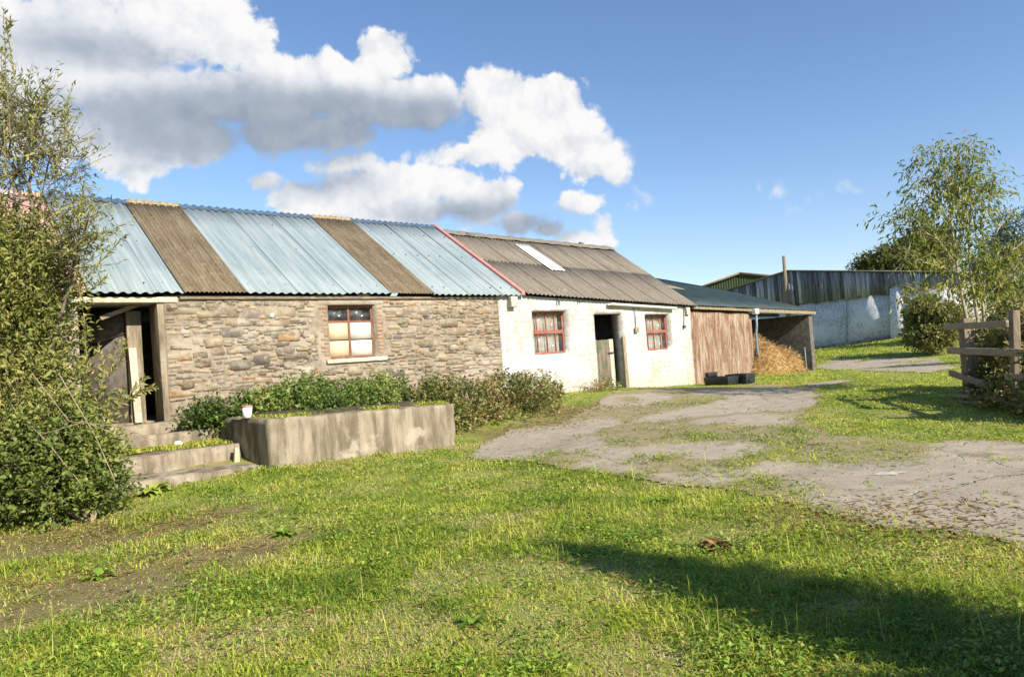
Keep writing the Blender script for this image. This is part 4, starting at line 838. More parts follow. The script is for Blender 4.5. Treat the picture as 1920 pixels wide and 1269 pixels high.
for i in (0, 1): b_.face((A_[i], A_[i+1], B_[i+1], B_[i])); b_.face((D_[i+1], D_[i], C_[i], C_[i+1])); b_.face((A_[i], D_[i], D_[i+1], A_[i+1]))
b_.face((A_[0], B_[0], C_[0], D_[0])); b_.build('roof', MT['grey'], fb, off=OFf)
vx = np.array([.8, .6, 0]); b_ = MB()
G = [FC+np.array([0, 0, .6]), FC+vx*6+np.array([0, 0, .6]), FC+vx*6+np.array([0, 0, 2.5]), FC+vx*4.6+np.array([0, 0, 3.55]), FC+vx*.6+np.array([0, 0, 4.75]), FC+np.array([0, 0, 4.7])]
a = [b_.vert(q+vx*.41*(i in (0, 5))) for i, q in enumerate(G)]; c = [b_.vert(q-np.array([-.6, .8, 0])*-.4+vx*.41*(i in (0, 5))) for i, q in enumerate(G)]; b_.face(a); b_.face(c[::-1])
for i in range(6): b_.face((a[i], c[i], c[(i+1) % 6], a[(i+1) % 6]))
b_.build('end_wall', MT['white'], fb, off=OFf)
b_ = MB(); q0 = far(1477, 572, -.35); q1 = far(1470, 480, -.35)
b_.tube([FWp(q0[0], .3, -.4), FWp(q0[0], q0[1], -.4), FWp(q1[0], q1[1], -.4)], [.17, .16, .10], 8); tag(b_.build('timber_pole', MT['bark'], None), 'tall dark timber pole standing against the black boarded barn wall', 'pole')
# green barn behind
gb = thing('green_barn', 'far green corrugated barn gable showing above the dark shed roof', 'barn', at(1385, 560, 68), 0); go = at(1385, 560, 68); b_ = MB(); n_ = 46
YG = 68.; xl, xr = at(1300, 545, YG), at(1520, 530, YG); ap = at(1384, 514.5, YG); 
def gtop(x): return float(np.interp(x, [xl[0], ap[0], xr[0]], [xl[2], ap[2], ap[2]-(ap[0]-xl[0])*0+ -1.1+0*xr[2]]))
prev = None
for i in range(n_*4+1):
    x = xl[0]+(xr[0]-xl[0])*i/(n_*4); yy = YG+.06*math.copysign(1, math.cos(2*PI*i/4+.3)); r_ = (b_.vert((x, yy, .3)), b_.vert((x, yy, gtop(x))))
    if prev: b_.face((prev[0], r_[0], r_[1], prev[1]))
    prev = r_
o = b_.build('gable_cladding', MT['green'], gb, off=go); 
b_ = MB(); 
for A0, A1 in ((xl, ap), (ap, np.array([xr[0], YG, gtop(xr[0])]))):
    A0 = np.array([A0[0], YG-.4, gtop(A0[0])]); A1 = np.array([A1[0], YG-.4, gtop(A1[0])]); bk = np.array([0, 14., 0]); up_ = np.array([0, 0, .18]); b_.hexa([A0, A1, A1+bk, A0+bk, A0+up_, A1+up_, A1+bk+up_, A0+bk+up_])
b_.build('roof', MT['bark'], gb, off=go)

# ================================================================== PLANTS
class Plant:
    def __init__(s): s.lp = []; s.lax = []; s.ln = []; s.lL = []; s.lW = []; s.lv = []; s.tw = MB()
    def leaves(s, P, ax, nr, L, Wd, v): s.lp.append(P); s.lax.append(ax); s.ln.append(nr); s.lL.append(L); s.lW.append(Wd); s.lv.append(v)
    def twigs(s, P, D, length, per, L, Wd, v0, vs, droop=0., wide=.8):
        """leafy twigs: starts P, directions D"""
        n = len(P); t_ = (np.arange(per)+.5)/per
        ln = length*(.6+.8*RNG.random(n)); pos = P[:, None]+D[:, None]*(ln[:, None]*t_[None])[..., None]; pos[..., 2] -= droop*(ln[:, None]*t_[None])**2
        pos += RNG.normal(size=pos.shape)*L*.25
        ax = D[:, None]*.55+rdir(n*per).reshape(n, per, 3)*wide; ax[..., 2] -= droop*.5; nr = rdir(n*per).reshape(n, per, 3)*.7+np.array([.25, -.25, .9])
        v = np.clip(v0[:, None]+RNG.normal(size=(n, per))*vs, 0, 1)
        L_ = L*(.45+1.0*RNG.random(n*per)); s.leaves(pos.reshape(-1, 3), ax.reshape(-1, 3), nr.reshape(-1, 3), L_, L_*Wd*(.8+.4*RNG.random(n*per)), v.ravel())
    def cloud(s, ells, n, length, per, L, Wd, inner=.3, droop=0., seed=1, vbase=.4, vamp=.5, vs=.12, upb=.35, cut=.0, top_only=False):
        """ells: (centre, radii, weight) in metres; returns twig starts for branches"""
        w_ = np.array([e[2]*(e[1][0]*e[1][1]*e[1][2])**(2/3.) for e in ells]); w_ /= w_.sum(); k = RNG.choice(len(ells), n, p=w_)
        C_ = np.array([e[0] for e in ells])[k]; R_ = np.array([e[1] for e in ells])[k]; u = rdir(n)
        if top_only: u[:, 2] = np.abs(u[:, 2])
        lump = .68+.62*fbm(u[:, 0]*2.2+k*3.1+seed, u[:, 2]*2.2+u[:, 1]*1.7, seed, 3)
        rr = np.where(RNG.random(n) < inner, RNG.random(n)**.5*.8, .78+.27*RNG.random(n))*lump
        P = C_+u*R_*rr[:, None]; D = norm(u*.8+rdir(n)*.55+np.array([0, 0, upb]))
        gap = fbm(P[:, 0]*2.6+P[:, 1]*1.3, P[:, 2]*2.6+P[:, 1], seed+40, 3); kp = gap > cut; P, D = P[kp], D[kp]
        zg = ground_z(P[:, 0], P[:, 1]); kp = P[:, 2] > zg-.02; P, D = P[kp], D[kp]
        cl = fbm(P[:, 0]*1.9+P[:, 1]*.9, P[:, 2]*1.9-P[:, 1]*.7, seed+9, 3)
        s.twigs(P, D, length, per, L, Wd, np.clip(vbase+(cl-.5)*2*vamp+.10*RNG.normal(size=len(P)), 0, 1), vs, droop)
        return P, D
    def sticks(s, P, D, length, r_, every=6):
        for i in range(0, len(P), every): s.tw.tube([P[i]-D[i]*.15, P[i]+D[i]*length*.5, P[i]+D[i]*length], [r_, r_*.7, r_*.35], 3, cap=False)
    def limb(s, a, b, r0, r1, sag=.12, n=6, sides=6):
        a = np.array(a, float); b = np.array(b, float); L_ = np.linalg.norm(b-a); pts = []
        j1 = RNG.normal(size=3)*L_*sag*.5
        for i in range(n+1): t_ = i/n; pts.append(a+(b-a)*t_+j1*math.sin(PI*t_)+RNG.normal(size=3)*L_*.012*(0 < i < n)+np.array([0, 0, L_*sag*.5*math.sin(PI*t_)]))
        s.tw.tube(pts, [r0+(r1-r0)*i/n for i in range(n+1)], sides, cap=False); return pts
    def foliage(s, name, mat, parent, off):
        V, Fc, v = leaf_quads(np.concatenate(s.lp), np.concatenate(s.lax), np.concatenate(s.ln), np.concatenate(s.lL), np.concatenate(s.lW), np.concatenate(s.lv))
        return raw_mesh(name, V-np.array(off), F3=Fc, mats=mat, parent=parent, v=v)
def E(px, py, Y, rx, ry, rd, w_=1.): c = at(px, py, Y); return (c, np.array([rx*Y/F, rd, ry*Y/F]), w_)
def base_on(x, y): return np.array([x, y, float(ground_z(np.array([x]), np.array([y]))[0])])

# --- big willow shrub on the left
ws = Plant(); bw = base_on(-6.6, 9.3)
dense = [E(40,800,9.0,110,140,.9), E(10,660,9.3,100,140,.9), E(40,640,9.2,48,110,.7), E(5,520,9.4,95,105,.8), E(65,510,9.4,55,70,.7), E(20,440,9.5,50,50,.7,.55), E(-120,600,9.6,150,300,1.0), E(95,800,8.8,42,70,.6), E(65,560,9.3,28,70,.5)]
sparse = [E(35,320,9.5,65,75,.6), E(90,290,9.5,55,95,.6), E(20,230,9.5,50,70,.5), E(115,410,9.4,45,50,.5,.5), E(-70,250,9.6,80,140,.7), E(135,470,9.2,38,55,.4), E(60,200,9.5,45,45,.4), E(160,430,9.1,30,35,.3)]
P1, D1 = ws.cloud(dense, 4700, .34, 9, .085, .33, inner=.35, seed=3, vbase=.52, vamp=.5, cut=.22)
P2_, D2_ = ws.cloud(sparse, 580, .38, 9, .080, .30, inner=.5, seed=5, vbase=.55, vamp=.5, upb=.7, cut=.2)
ws.sticks(P1, D1, .33, .0055, 5); ws.sticks(P2_, D2_, .4, .005, 1)
for e in dense+sparse: ws.limb(bw+RNG.normal(size=3)*np.array([.25, .2, 0]), e[0]+RNG.normal(size=3)*.1, .04, .012)
for i in range(0, len(P2_), 5): j = int(np.argmin([np.linalg.norm(P2_[i]-e[0]) for e in sparse])); ws.limb(sparse[j][0], P2_[i], .012, .005, .08, 4, 4)
def shoot(pl_, pxs, Y, per, L, Wd, v0, r_=.008, side=.0, droop=.0):
    pts = [at(x, y, Y+dy) for x, y, dy in pxs]; Q = []
    for a, b in zip(pts[:-1], pts[1:]):
        for t_ in np.linspace(0, 1, per, endpoint=False): Q.append((a+(b-a)*t_, norm(b-a)))
    pl_.tw.tube(pts, [r_+(.0025-r_)*i/(len(pts)-1) for i in range(len(pts))], 5, cap=False)
    P_ = np.array([q[0] for q in Q]); D_ = np.array([q[1] for q in Q]); n = len(P_)
    for rep in range(2):
        ax = D_*.75+rdir(n)*.65; ax[:, 2] -= droop; L_ = L*(.7+.5*RNG.random(n)); pl_.leaves(P_+RNG.normal(size=P_.shape)*.006, ax, rdir(n)*.6+np.array([.2, -.4, .8]), L_, L_*Wd, np.clip(v0+.16*RNG.normal(size=n), 0, 1))
for q in ([(175,770,0),(205,700,0),(222,640,.05)], [(190,740,0),(195,690,0),(182,650,0)], [(205,705,0),(228,672,0),(236,640,0)], [(200,790,-.1),(240,745,-.1),(275,705,-.1)], [(240,750,-.1),(262,735,-.1),(290,725,-.1)], [(175,800,0),(218,770,0),(232,728,0)], [(165,700,0),(160,640,0),(158,590,0)],
          [(120,560,0),(180,500,0),(235,440,0)], [(120,480,0),(170,440,0),(222,432,0)], [(90,350,.1),(120,260,.1),(128,190,.1)], [(20,260,0),(10,120,0),(6,15,0)], [(28,150,0),(14,60,0),(20,40,0)], [(60,260,0),(70,200,0),(95,165,0)], [(130,540,0),(170,545,0),(200,520,0)], [(100,430,0),(150,400,0),(160,345,0)], [(12,330,0),(4,180,0),(2,90,0)]):
    shoot(ws, q, 8.9, 16, .085, .27, .62)
o = thing('willow_shrub', 'tall straggly olive leaved shrub covering the left end of the stone barn', 'shrub', bw); ws.foliage('foliage', MT['willow'], o, bw); ws.tw.build('stems', MT['bark'], o, off=bw)
# --- bramble at its foot
bs = Plant(); bb = base_on(-4.9, 8.2)
el = [E(85,865,8.5,110,85,.7), E(140,880,8.4,48,64,.6), E(40,880,8.5,110,80,.7), E(110,920,8.2,80,42,.5), E(205,918,8.5,22,20,.4), E(-80,860,8.8,120,120,.8), E(130,810,8.7,34,44,.4)]
P1, D1 = bs.cloud(el, 4200, .25, 8, .062, .62, inner=.3, seed=15, vbase=.46, vamp=.5, cut=.2); bs.sticks(P1, D1, .3, .005, 7)
for q in ([(60,700,0),(130,790,-.2),(230,800,-.3),(300,830,-.2)], [(20,760,0),(90,830,-.3),(150,905,-.4)], [(110,700,.1),(180,820,-.2),(215,900,-.3)], [(60,820,-.2),(160,790,-.3),(240,825,-.3)]):
    bs.tw.tube([at(x, y, 8.2+dy) for x, y, dy in q], [.006, .0055, .005, .0035][:len(q)], 5, cap=False)
for e in el: bs.limb(bb, e[0], .016, .006)
o = thing('bramble_bush', 'dense green bramble bush sprawling at the foot of the tall left shrub', 'bush', bb); bs.foliage('foliage', MT['gbramble'], o, bb); bs.tw.build('stems', MT['cane'], o, off=bb)
# --- bramble on the platform
def bramble(label, ells, n, base, mat, seed, vb, name='bramble_bush', L=.062, per=8, stems='stem', canes=0, Wd=.66, cat='bush', tl=.22):
    p_ = Plant(); P_, D_ = p_.cloud(ells, n, tl, per, L, Wd, inner=.25, seed=seed, vbase=vb, vamp=.6, cut=.31, upb=.3); p_.sticks(P_, D_, tl*1.3, .0045, 8)
    for e in ells: p_.limb(base+RNG.normal(size=3)*np.array([.3, .3, 0]), e[0], .012, .005)
    for _ in range(canes):
        i = RNG.integers(len(P_)); e = P_[i]; d = rdir(1)[0]; d[2] = abs(d[2])*.6+.2; p_.tw.tube([e-d*.2, e+d*.25+np.array([0, 0, .05]), e+d*.5, e+d*.7-np.array([0, 0, .12])], [.006, .005, .004, .002], 4, cap=False)
    o_ = thing(name, label, cat, base); p_.foliage('foliage', MT[mat], o_, base); p_.tw.build('stems', MT[stems], o_, off=base); return o_
def EL(s, d, z, rs_, rd, rz_, w_=1.): return (W(s, d, z), np.array([rs_, rd, rz_]), w_)
bramble('low green bramble bush growing over the concrete platform below the boarded window', [EL(1.35,-.5,1.0,.35,.35,.2), EL(1.95,-.65,1.0,.45,.5,.26), EL(2.6,-.7,1.06,.5,.55,.33), EL(3.3,-.7,1.0,.6,.55,.27), EL(4.0,-.6,.95,.5,.5,.25), EL(4.45,-.5,1.0,.4,.45,.3), EL(1.05,-.5,.98,.3,.3,.12), EL(2.3,-1.25,1.0,.7,.5,.17), EL(3.4,-1.2,.96,.7,.5,.16)], 3600, W(2.4, -.6, .95), 'bramble', 25, .38, canes=10)
bramble('reddish green bramble bush heaped between the platform end and the whitewashed wall', [EL(5.05,-1.3,.50,.45,.7,.55), EL(5.6,-1.2,.55,.6,.8,.56), EL(6.4,-1.1,.50,.65,.8,.54), EL(7.3,-1.0,.58,.6,.75,.58), EL(8.1,-.9,.60,.6,.6,.48), EL(8.75,-.7,.45,.4,.45,.24), EL(4.9,-1.0,.75,.5,.6,.5), EL(6.9,-1.5,.45,.9,.5,.45)], 4300, W(6.6, -1.0, .4), 'rbramble', 27, .46, canes=22)
bramble('scrappy brown weed clump growing beside the stable door', [EL(10.7,-.42,.5,.35,.25,.16), EL(11.2,-.32,.55,.25,.2,.18), EL(9.9,-.55,.45,.45,.3,.08)], 300, W(10.9, -.4, .5), 'rbramble', 29, .62, 'weed_clump', canes=4, cat='weeds')
# --- right hand hedge in and behind the fence
bramble('tangled autumn bramble hedge growing through the broken wooden fence', [E(1896,780,10.8,45,50,.45), E(1929,750,10.9,45,80,.5), E(1954,830,9.9,50,70,.5), E(1904,680,12.0,50,50,.5), E(1949,680,11.4,40,90,.5), E(1874,735,11.9,35,40,.3), E(2024,790,9.6,70,150,.6), E(1889,640,12.8,45,35,.4), E(1924,620,13.0,45,45,.5)], 4200, base_on(8.6, 11.6), 'rbramble', 33, .47, 'bramble_hedge', L=.082, canes=34, stems='cane')
# off to the right, just outside the frame: the upright shrub whose shadow crosses the lawn
tip = on_ground(1135, 1042); sunv = np.array([.71, -.704, 0]); Hs = 2.75; bx = tip+sunv*(Hs/math.tan(SUN_EL)); bx[2] = float(ground_z(np.array([bx[0]]), np.array([bx[1]]))[0])
p_ = Plant(); els = [(bx+np.array([-.50, -.44, 0])*(1-z_/2.75)+np.array([0, 0, z_]), np.array([r_, r_, .5]), 1.) for z_, r_ in ((.3, .42), (.8, .38), (1.3, .33), (1.8, .27), (2.25, .2), (2.5, .13))]
els += [(bx+np.array([-.75, -1.1, .5]), np.array([.7, .7, .8]), 1.)]
P_, D_ = p_.cloud(els, 4200, .2, 8, .07, .5, inner=.5, seed=39, vbase=.4); p_.limb(bx+np.array([-.5, -.44, 0]), bx+np.array([-.06, -.05, 2.4]), .05, .01, .02); o = thing('upright_shrub', 'upright leafy shrub just beside the camera casting its long shadow on the lawn', 'shrub', bx); p_.foliage('foliage', MT['bramble'], o, bx); p_.tw.build('stems', MT['bark'], o, off=bx)
# --- bush by the far barn
q = base_on(17.2, 29.5)
bramble('dark round bramble bush growing in front of the distant white pier', [E(1738,600,30,30,36,.9), E(1765,608,30,34,34,.9), E(1745,632,29.5,36,18,.8)], 2000, q, 'rbramble', 41, .5, 'bramble_bush', L=.12, tl=.3)
# --- ash sapling
ash = Plant(); YA = 14.0; ab = base_on(*at(1815, 745, YA)[:2])
STEMS = [[(1822,700,0),(1815,610,0),(1800,540,0),(1790,470,.1),(1782,400,.1),(1776,340,.1),(1766,290,.1)], [(1826,700,0),(1833,600,.1),(1820,520,.1),(1816,450,.2),(1820,390,.2),(1815,330,.2)], [(1830,690,0),(1845,620,.2),(1842,560,.3),(1850,490,.3),(1872,430,.3),(1895,400,.3)],
         [(1796,500,0),(1760,450,-.2),(1715,425,-.3),(1680,405,-.3)], [(1790,460,.1),(1815,400,.2),(1840,360,.3),(1862,345,.3)], [(1818,520,.1),(1765,500,-.2),(1700,485,-.4),(1665,520,-.4)], [(1784,420,.1),(1745,370,0),(1722,310,0)], [(1845,560,.3),(1890,520,.4),(1920,480,.4)], [(1778,360,.1),(1795,310,.2),(1800,280,.2)], [(1800,545,0),(1750,540,-.2),(1710,560,-.2)], [(1850,500,.3),(1900,470,.3),(1935,440,.3)]]
tips = []
for k, q in enumerate(STEMS):
    pts = [at(x, y, YA+dy) for x, y, dy in q]; r0 = .038 if k < 3 else .016
    ash.tw.tube(pts, [r0+(.005-r0)*i/(len(pts)-1) for i in range(len(pts))], 6, cap=False)
    for a, b in zip(pts[(2 if k < 3 else 0):-1], pts[(3 if k < 3 else 1):]):
        for t_ in np.linspace(0, 1, 7 if k < 3 else 8): tips.append(a+(b-a)*t_)
tips = np.array(tips); tips = np.repeat(tips, 2, 0); tips = tips[fbm(tips[:, 0]*2.3, tips[:, 2]*2.3, 5, 2) > .40]; tips += RNG.normal(size=tips.shape)*.01; n = len(tips); D_ = rdir(n); D_[:, 2] = np.abs(D_[:, 2])*.5+.1; D_ = norm(D_); ln = .22+.42*RNG.random(n); ends = tips+D_*ln[:, None]
for i in range(0, n): ash.tw.tube([tips[i], (tips[i]+ends[i])/2+np.array([0, 0, .03]), ends[i]], [.006, .005, .003], 3, cap=False)
cl = np.clip(.46+(fbm(ends[:, 0]*2, ends[:, 2]*2, 71)-.5)*1.5, 0, 1)
for k in range(3): f_ = .4+.28*k; ash.twigs(tips+D_*(ln*f_)[:, None], norm(rdir(n)*.8+D_*.4+np.array([0, 0, -.25])),   .30, 6, .115, .30, cl, .14, droop=.9, wide=.5)
o = thing('ash_sapling', 'slender young tree with sparse drooping leaves rising behind the wooden fence', 'tree', ab); ash.foliage('crown', MT['ash'], o, ab); ash.tw.build('trunk', MT['palebark'], o, off=ab)
# --- trees behind
def tree(label, ells, base, mat, n, L, tl, seed, vb=.4, name='leafy_tree', cut=.3, tr=.16, Wd=.5, bark='bark', group=None, inner=.4):
    p_ = Plant(); P_, D_ = p_.cloud(ells, n, tl, 8, L, Wd, inner=inner, seed=seed, vbase=vb, vamp=.6, cut=cut)
    c = ells[0][0]; fork = np.array([base[0]*.7+c[0]*.3, base[1], base[2]+(c[2]-base[2])*.45]); p_.tw.tube([base-np.array([0, 0, .3]), (base+fork)/2+RNG.normal(size=3)*.08, fork], [tr*1.25, tr, tr*.8], 8, cap=False)
    for e in ells: p_.limb(fork, e[0], tr*.6, tr*.2)
    for i in range(0, len(P_), 12): j = int(np.argmin([np.linalg.norm(P_[i]-e[0]) for e in ells])); p_.limb(ells[j][0], P_[i], tr*.16, tr*.05, .08, 3, 4)
    o_ = thing(name, label, 'tree', base, group=group); p_.foliage('crown', MT[mat], o_, base); p_.tw.build('trunk', MT[bark], o_, off=base)
tree('broad olive green tree showing over the boarded barn roof, left of the sapling', [E(1700,490,58,45,32,1.8), E(1660,500,58,40,22,1.6), E(1745,475,58,35,40,1.6), E(1625,505,59,22,10,1.0)], base_on(*at(1700, 560, 58)[:2]), 'dtree', 2600, .26, .8, 51, .45)
tree('dark blue green conifer at the right edge behind the sapling', [E(1875,500,34,45,60,1.2), E(1850,540,34,35,50,1.0), E(1905,450,34,25,50,.9), E(1910,540,34,40,60,1.1), E(1880,430,34,14,40,.5)], base_on(*at(1880, 600, 34)[:2]), 'pine', 2600, .15, .5, 53, .4, name='conifer_tree', cut=.42, Wd=.3)
tree('pale green loose tree beyond the right end of the wooden fence', [E(1900,585,22,40,35,.8), E(1945,560,22,50,70,1.0), E(1870,600,22,25,25,.5)], base_on(*at(1915, 680, 22)[:2]), 'ash', 700, .10, .4, 57, .45, cut=.4, tr=.08)
# --- dock plants
def dock(px, py, label, n=16, L=.16, v0=.3, brown=0., mat='broad', seed=1):
    p = on_ground(px, py); rs = np.random.default_rng(seed); b_ = MB(); V = []; Fq = []; vv = []
    for i in range(n):
        a = rs.random()*2*PI; el_ = .25+rs.random()*.9; l = L*(.6+.7*rs.random()); w_ = l*.34; d = np.array((math.cos(a)*math.cos(el_), math.sin(a)*math.cos(el_), math.sin(el_))); sd_ = np.array((-math.sin(a), math.cos(a), 0)); vq = np.clip(v0+.25*rs.normal(), 0, 1); k0 = len(V)
        for j in range(6):
            t_ = j/5.; c = d*l*t_+np.array((0, 0, -l*.55*t_*t_)); ww = w_*(.25+math.sin(PI*min(1, t_*.9+.08))*.8)*(1-.9*(j == 5)); rip = .12*w_*math.sin(j*2.3+i)
            V += [c-sd_*ww*.5+np.array((0, 0, .18*ww+rip)), c, c+sd_*ww*.5+np.array((0, 0, .18*ww-rip))]; vv += [vq]*3
        for j in range(5):
            for e in (0, 1): Fq.append((k0+j*3+e, k0+j*3+e+1, k0+j*3+e+4, k0+j*3+e+3))
    o_ = raw_mesh('dock_plant', np.array(V), F4=np.array(Fq), mats=MT[mat], v=np.array(vv), smooth=True); o_.location = (p[0], p[1], float(ground_z(p[:1], p[1:2])[0])); tag(o_, label, 'dock plant')
dock(1240, 945, 'broad leaved dock plant on the lawn edge nearest the concrete', 18, .17, .6, seed=2)
dock(1345, 1030, 'withered brown dock plant in the lawn above the long shadow', 26, .17, .12, mat='dead', seed=3)
dock(535, 1005, 'dark green dock plant in the lawn before the concrete platform', 16, .17, .2, seed=4)
dock(190, 1085, 'yellowing dock plant on the bare trodden ground at left', 20, .17, .8, seed=5)
dock(288, 925, 'tall pale leaved dock plant against the end of the left bramble', 22, .30, .95, seed=6)
dock(650, 1100, 'small dock plant in the middle of the dry lawn', 12, .12, .3, seed=7)
dock(885, 1175, 'leafy dock plant in the front lawn below the platform corner', 14, .13, .35, seed=8)

b_ = MB(); cm = on_ground(1668, 891); ids = []
ring = []
for k in range(18):
    a = 2*PI*k/18; p = cm[:2]+np.array([math.cos(a)*.20*random.uniform(.5, 1.1), math.sin(a)*.10*random.uniform(.4, 1.1)]); ring.append(b_.vert((p[0], p[1], float(ground_z(p[:1], p[1:2])[0])+.019)))
b_.face(ring); tag(b_.build('paint_mark', MT['pale'], None), 'chalky white scuff mark on the concrete drive', 'mark', kind='thing')

# ================================================================== FENCE
YF = 12.4
def fdep(x): return 1/(1/12.4+(x-1780)*(1/10.1-1/12.4)/140.)
fp = at(1812, 745, fdep(1812)); fbase = base_on(fp[0], fp[1])
fn = thing('wooden_fence', 'broken grey post and rail fence smothered by the bramble hedge', 'fence', fbase)
def fpt(x, y, dy=0): return at(x, y, fdep(x))-fbase+np.array([dy, 0, 0])
for (xa, ya, xb, yb, w_, dp) in ((1813, 790, 1797, 598, .17, .17), (1893, 800, 1887, 583, .11, .11), (1985, 840, 1978, 580, .13, .13)):
    b_ = MB(); b_.c = (.8, .78, .75); b_.bar(at(xa, ya, fdep(xb))-fbase+np.array([.11, .0, 0]), at(xb, yb, fdep(xb))-fbase+np.array([.11, 0, 0]), w_, dp, (0, 1, 0)); b_.build('post', MT['vtimber'], fn, bevel=.012)
for (x0, y0, x1, y1, hh, dy) in ((1771, 613, 1889, 607, .105, -.0), (1778, 657, 1985, 664, .11, -.0), (1781, 699, 1852, 722, .10, -.0), (1790, 741, 1885, 748, .05, -.02), (1806, 752, 1840, 757, .04, -.05), (1886, 706, 1985, 714, .1, -.0)):
    b_ = MB(); b_.c = tuple([random.uniform(.85, 1.2)]*3); b_.bar(fpt(x0, y0, dy), fpt(x1, y1, dy), .045, hh); b_.build('rail', MT['timber'], fn, bevel=.006)

# ================================================================== SKY, SUN, CAMERA
wd = bpy.data.worlds.new('World'); SC.world = wd; wd.use_nodes = True; t = wd.node_tree; t.nodes.clear()
sun_rot = math.atan2(SUN_AZ[0], SUN_AZ[1])
sky = nd(t, 'ShaderNodeTexSky', sky_type='NISHITA', sun_disc=False, sun_elevation=SUN_EL, sun_rotation=sun_rot, air_density=1.0, dust_density=.15, ozone_density=2.8, altitude=900)
SKY_S, CL_S = .125, .455
def azel(px, py): d = ray(px, py); d = d/np.linalg.norm(d); return math.atan2(d[0], d[1]), math.asin(d[2])
# cloud field as a node group: in vector (az, el) -> density
BL = [(120,90,260,140,1),(60,230,130,90,.8),(340,50,170,95,1),(405,50,85,75,1),(300,190,180,90,1),(480,190,180,75,1),(610,165,170,70,1),(720,105,72,62,1),(765,195,115,62,1),(340,255,170,55,1),(235,290,75,50,.8),(255,325,28,30,.7),(560,250,170,52,1),(935,185,78,68,1),(1000,190,85,58,1),(955,250,100,65,1),(1050,250,75,65,1),(1115,295,65,48,.9),(1150,320,30,32,.8),(620,243,36,24,.8),(860,290,90,35,.6),
      (575,375,75,38,1),(690,352,130,48,1),(820,345,95,42,1),(900,385,110,50,1),(965,415,80,34,.8),(640,312,80,38,.7),(485,342,55,20,.5),(760,395,190,40,1),(1110,380,50,24,.5),(1135,430,32,55,.6),(1085,450,60,20,.7),(1205,386,75,22,.26),(1455,356,50,34,.16),(1580,353,85,26,.24),(1652,342,70,24,.24),(1718,365,44,36,.22),(1020,430,40,20,.6)]
GR = [(470,235,300,80,1),(620,225,230,62,1),(790,225,90,48,.9),(330,240,160,60,.7),(990,425,95,32,.7),(870,400,120,26,.5),(150,90,160,40,.4),(600,345,90,24,.35)]
def blob_group(name, lst):
    gt = bpy.data.node_groups.new(name, 'ShaderNodeTree'); gt.interface.new_socket('V', in_out='INPUT', socket_type='NodeSocketVector'); gt.interface.new_socket('D', in_out='OUTPUT', socket_type='NodeSocketFloat')
    gi = gt.nodes.new('NodeGroupInput'); go_ = gt.nodes.new('NodeGroupOutput'); acc = None
    for (x, y, rx, ry, w_) in lst:
        a, e = azel(x, y); a1, e1 = azel(x+rx, y); a2, e2_ = azel(x, y-ry); rx_ = math.hypot(a1-a, e1-e)*1.08; ry_ = math.hypot(a2-a, e2_-e)*1.08
        d = nd(gt, 'ShaderNodeVectorMath', {0: gi.outputs[0], 1: (a, e, 0)}, operation='SUBTRACT').outputs[0]
        d = nd(gt, 'ShaderNodeVectorMath', {0: d, 1: (1/rx_, 1/ry_, 0)}, operation='MULTIPLY').outputs[0]
        l = nd(gt, 'ShaderNodeVectorMath', {0: d}, operation='LENGTH').outputs['Value']
        f = mth(gt, 'MULTIPLY', mth(gt, 'SUBTRACT', 1., l), w_)
        acc = f if acc is None else mth(gt, 'SMOOTH_MAX', acc, f, .12)
    gt.links.new(acc, go_.inputs[0]); return gt
gA, gB = blob_group('cloud_shape', BL), blob_group('cloud_base', GR)
tc = t.nodes.new('ShaderNodeTexCoord'); sp = nd(t, 'ShaderNodeSeparateXYZ', {0: nd(t, 'ShaderNodeVectorMath', {0: tc.outputs['Generated']}, operation='NORMALIZE').outputs[0]})
azn = mth(t, 'ARCTAN2', sp.outputs[0], sp.outputs[1]); eln = mth(t, 'ARCSINE', sp.outputs[2]); vec = nd(t, 'ShaderNodeCombineXYZ', {0: azn, 1: eln, 2: 0.}).outputs[0]
def cnoise(v):
    wr = nd(t, 'ShaderNodeTexNoise', {'Vector': v, 'Scale': 9., 'Detail': 3.}).outputs[1]
    v2 = nd(t, 'ShaderNodeVectorMath', {0: v, 1: nd(t, 'ShaderNodeVectorMath', {0: wr, 'Scale': .05}, operation='SCALE').outputs[0]}, operation='ADD').outputs[0]
    a = nd(t, 'ShaderNodeTexNoise', {'Vector': v2, 'Scale': 10., 'Detail': 10., 'Roughness': .62}).outputs[0]
    p = mth(t, 'MULTIPLY', mth(t, 'SUBTRACT', a, .5), 1.6)
    for sc_, w_ in ((13., .30), (31., .18), (70., .10)):
        q = nd(t, 'ShaderNodeTexVoronoi', {'Vector': v2, 'Scale': sc_}, feature='F1', voronoi_dimensions='2D').outputs['Distance']
        p = mth(t, 'ADD', p, mth(t, 'MULTIPLY', mth(t, 'SUBTRACT', .40, q), w_))
    return p
gn = t.nodes.new('ShaderNodeGroup'); gn.node_tree = gA; t.links.new(vec, gn.inputs[0]); gg = t.nodes.new('ShaderNodeGroup'); gg.node_tree = gB; t.links.new(vec, gg.inputs[0])
n0 = cnoise(vec); v1 = nd(t, 'ShaderNodeVectorMath', {0: vec, 1: (.014, .020, 0)}, operation='ADD').outputs[0]; n1 = cnoise(v1)
dn = mth(t, 'SUBTRACT', mth(t, 'ADD', gn.outputs[0], mth(t, 'MULTIPLY', n0, 1.2)), .06)
gm = sm(t, gg.outputs[0], -.5, .5); alpha = nd(t, 'ShaderNodeMapRange', {0: dn, 1: -.04, 2: mth(t, 'ADD', mth(t, 'ADD', .17, mth(t, 'MULTIPLY', gm, .22)), mth(t, 'MULTIPLY', sm(t, azn, .10, .24), .45)), 3: 0., 4: 1.}, interpolation_type='SMOOTHSTEP').outputs[0]
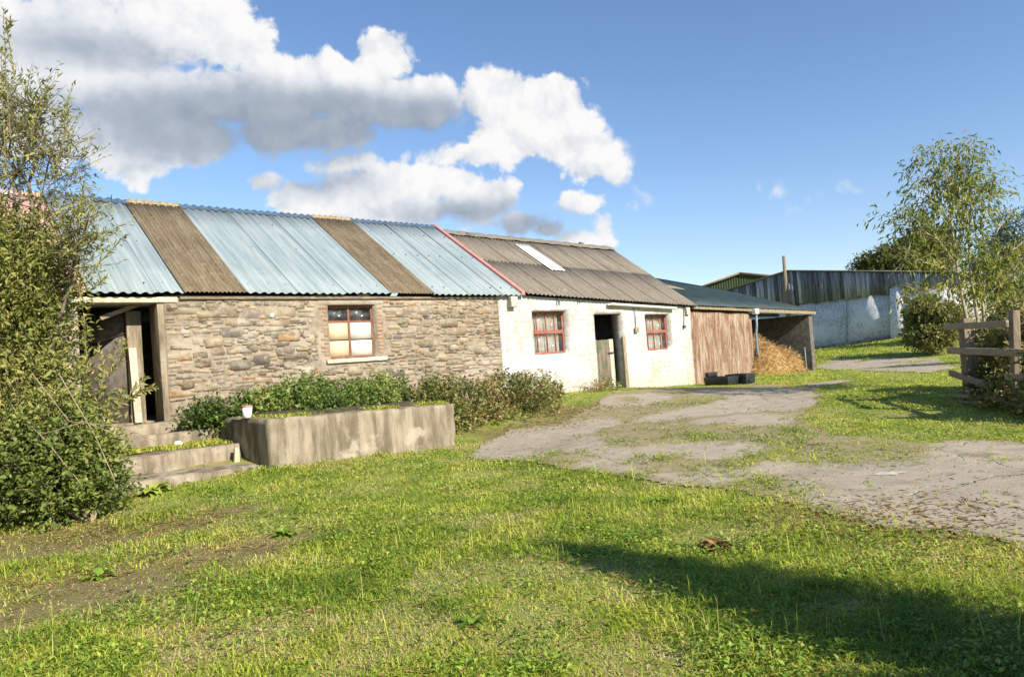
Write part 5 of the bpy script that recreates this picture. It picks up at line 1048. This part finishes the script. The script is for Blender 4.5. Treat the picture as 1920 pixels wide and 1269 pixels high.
shade = mth(t, 'ADD', mth(t, 'SUBTRACT', .95, mth(t, 'MULTIPLY', sm(t, mth(t, 'ADD', gg.outputs[0], mth(t, 'MULTIPLY', n0, .30)), -.45, .6), .76)), mth(t, 'MULTIPLY', mth(t, 'MULTIPLY', mth(t, 'SUBTRACT', n0, n1), mth(t, 'SUBTRACT', 1., mth(t, 'MULTIPLY', gm, .6))), .9))
shade = mth(t, 'SUBTRACT', shade, mth(t, 'MULTIPLY', mth(t, 'SUBTRACT', 1., sm(t, dn, .1, .6)), .10))
ccol = ramp(t, shade, [(0., (.30, .36, .45)), (.35, (.47, .53, .62)), (.7, (.80, .83, .88)), (1., (1.0, .99, .985))])
skyc = mixc(t, 1., sky.outputs[0], ramp(t, mth(t, 'MULTIPLY', eln, 1.3), [(0., (.66, .60, .585)), (.25, (.66, .655, .66)), (.8, (.62, .68, .72))]), 'MULTIPLY'); bg1 = nd(t, 'ShaderNodeBackground', {0: skyc, 1: SKY_S}); bg2 = nd(t, 'ShaderNodeBackground', {0: ccol, 1: CL_S})
mx_ = nd(t, 'ShaderNodeMixShader', {0: alpha, 1: bg1.outputs[0], 2: bg2.outputs[0]}); ow = t.nodes.new('ShaderNodeOutputWorld'); t.links.new(mx_.outputs[0], ow.inputs[0])
L = bpy.data.lights.new('sun', 'SUN'); L.energy = 3.9; L.angle = math.radians(.55); L.color = (1., .92, .80); lo = bpy.data.objects.new('sun', L); COL.objects.link(lo)
dv = Vector((SUN_AZ[0]*math.cos(SUN_EL), SUN_AZ[1]*math.cos(SUN_EL), math.sin(SUN_EL))); lo.rotation_euler = dv.to_track_quat('Z', 'Y').to_euler(); lo.location = dv*30
cd = bpy.data.cameras.new('camera'); cd.sensor_width = 36; cd.lens = 36*F/1920; cd.clip_end = 5000; cd.clip_start = .05
co = bpy.data.objects.new('camera', cd); COL.objects.link(co)
mw = Matrix.Identity(4)
for r_ in range(3): mw[r_][0] = RT[r_]; mw[r_][1] = UP[r_]; mw[r_][2] = -FW[r_]; mw[r_][3] = CAM[r_]
co.matrix_world = mw; SC.camera = co
SC.view_settings.view_transform = 'Standard'; SC.view_settings.look = 'None'; SC.view_settings.exposure = 1.1; SC.view_settings.gamma = 1
SC.render.engine = 'CYCLES'; SC.cycles.use_denoising = True; SC.cycles.max_bounces = 6; SC.cycles.transparent_max_bounces = 12
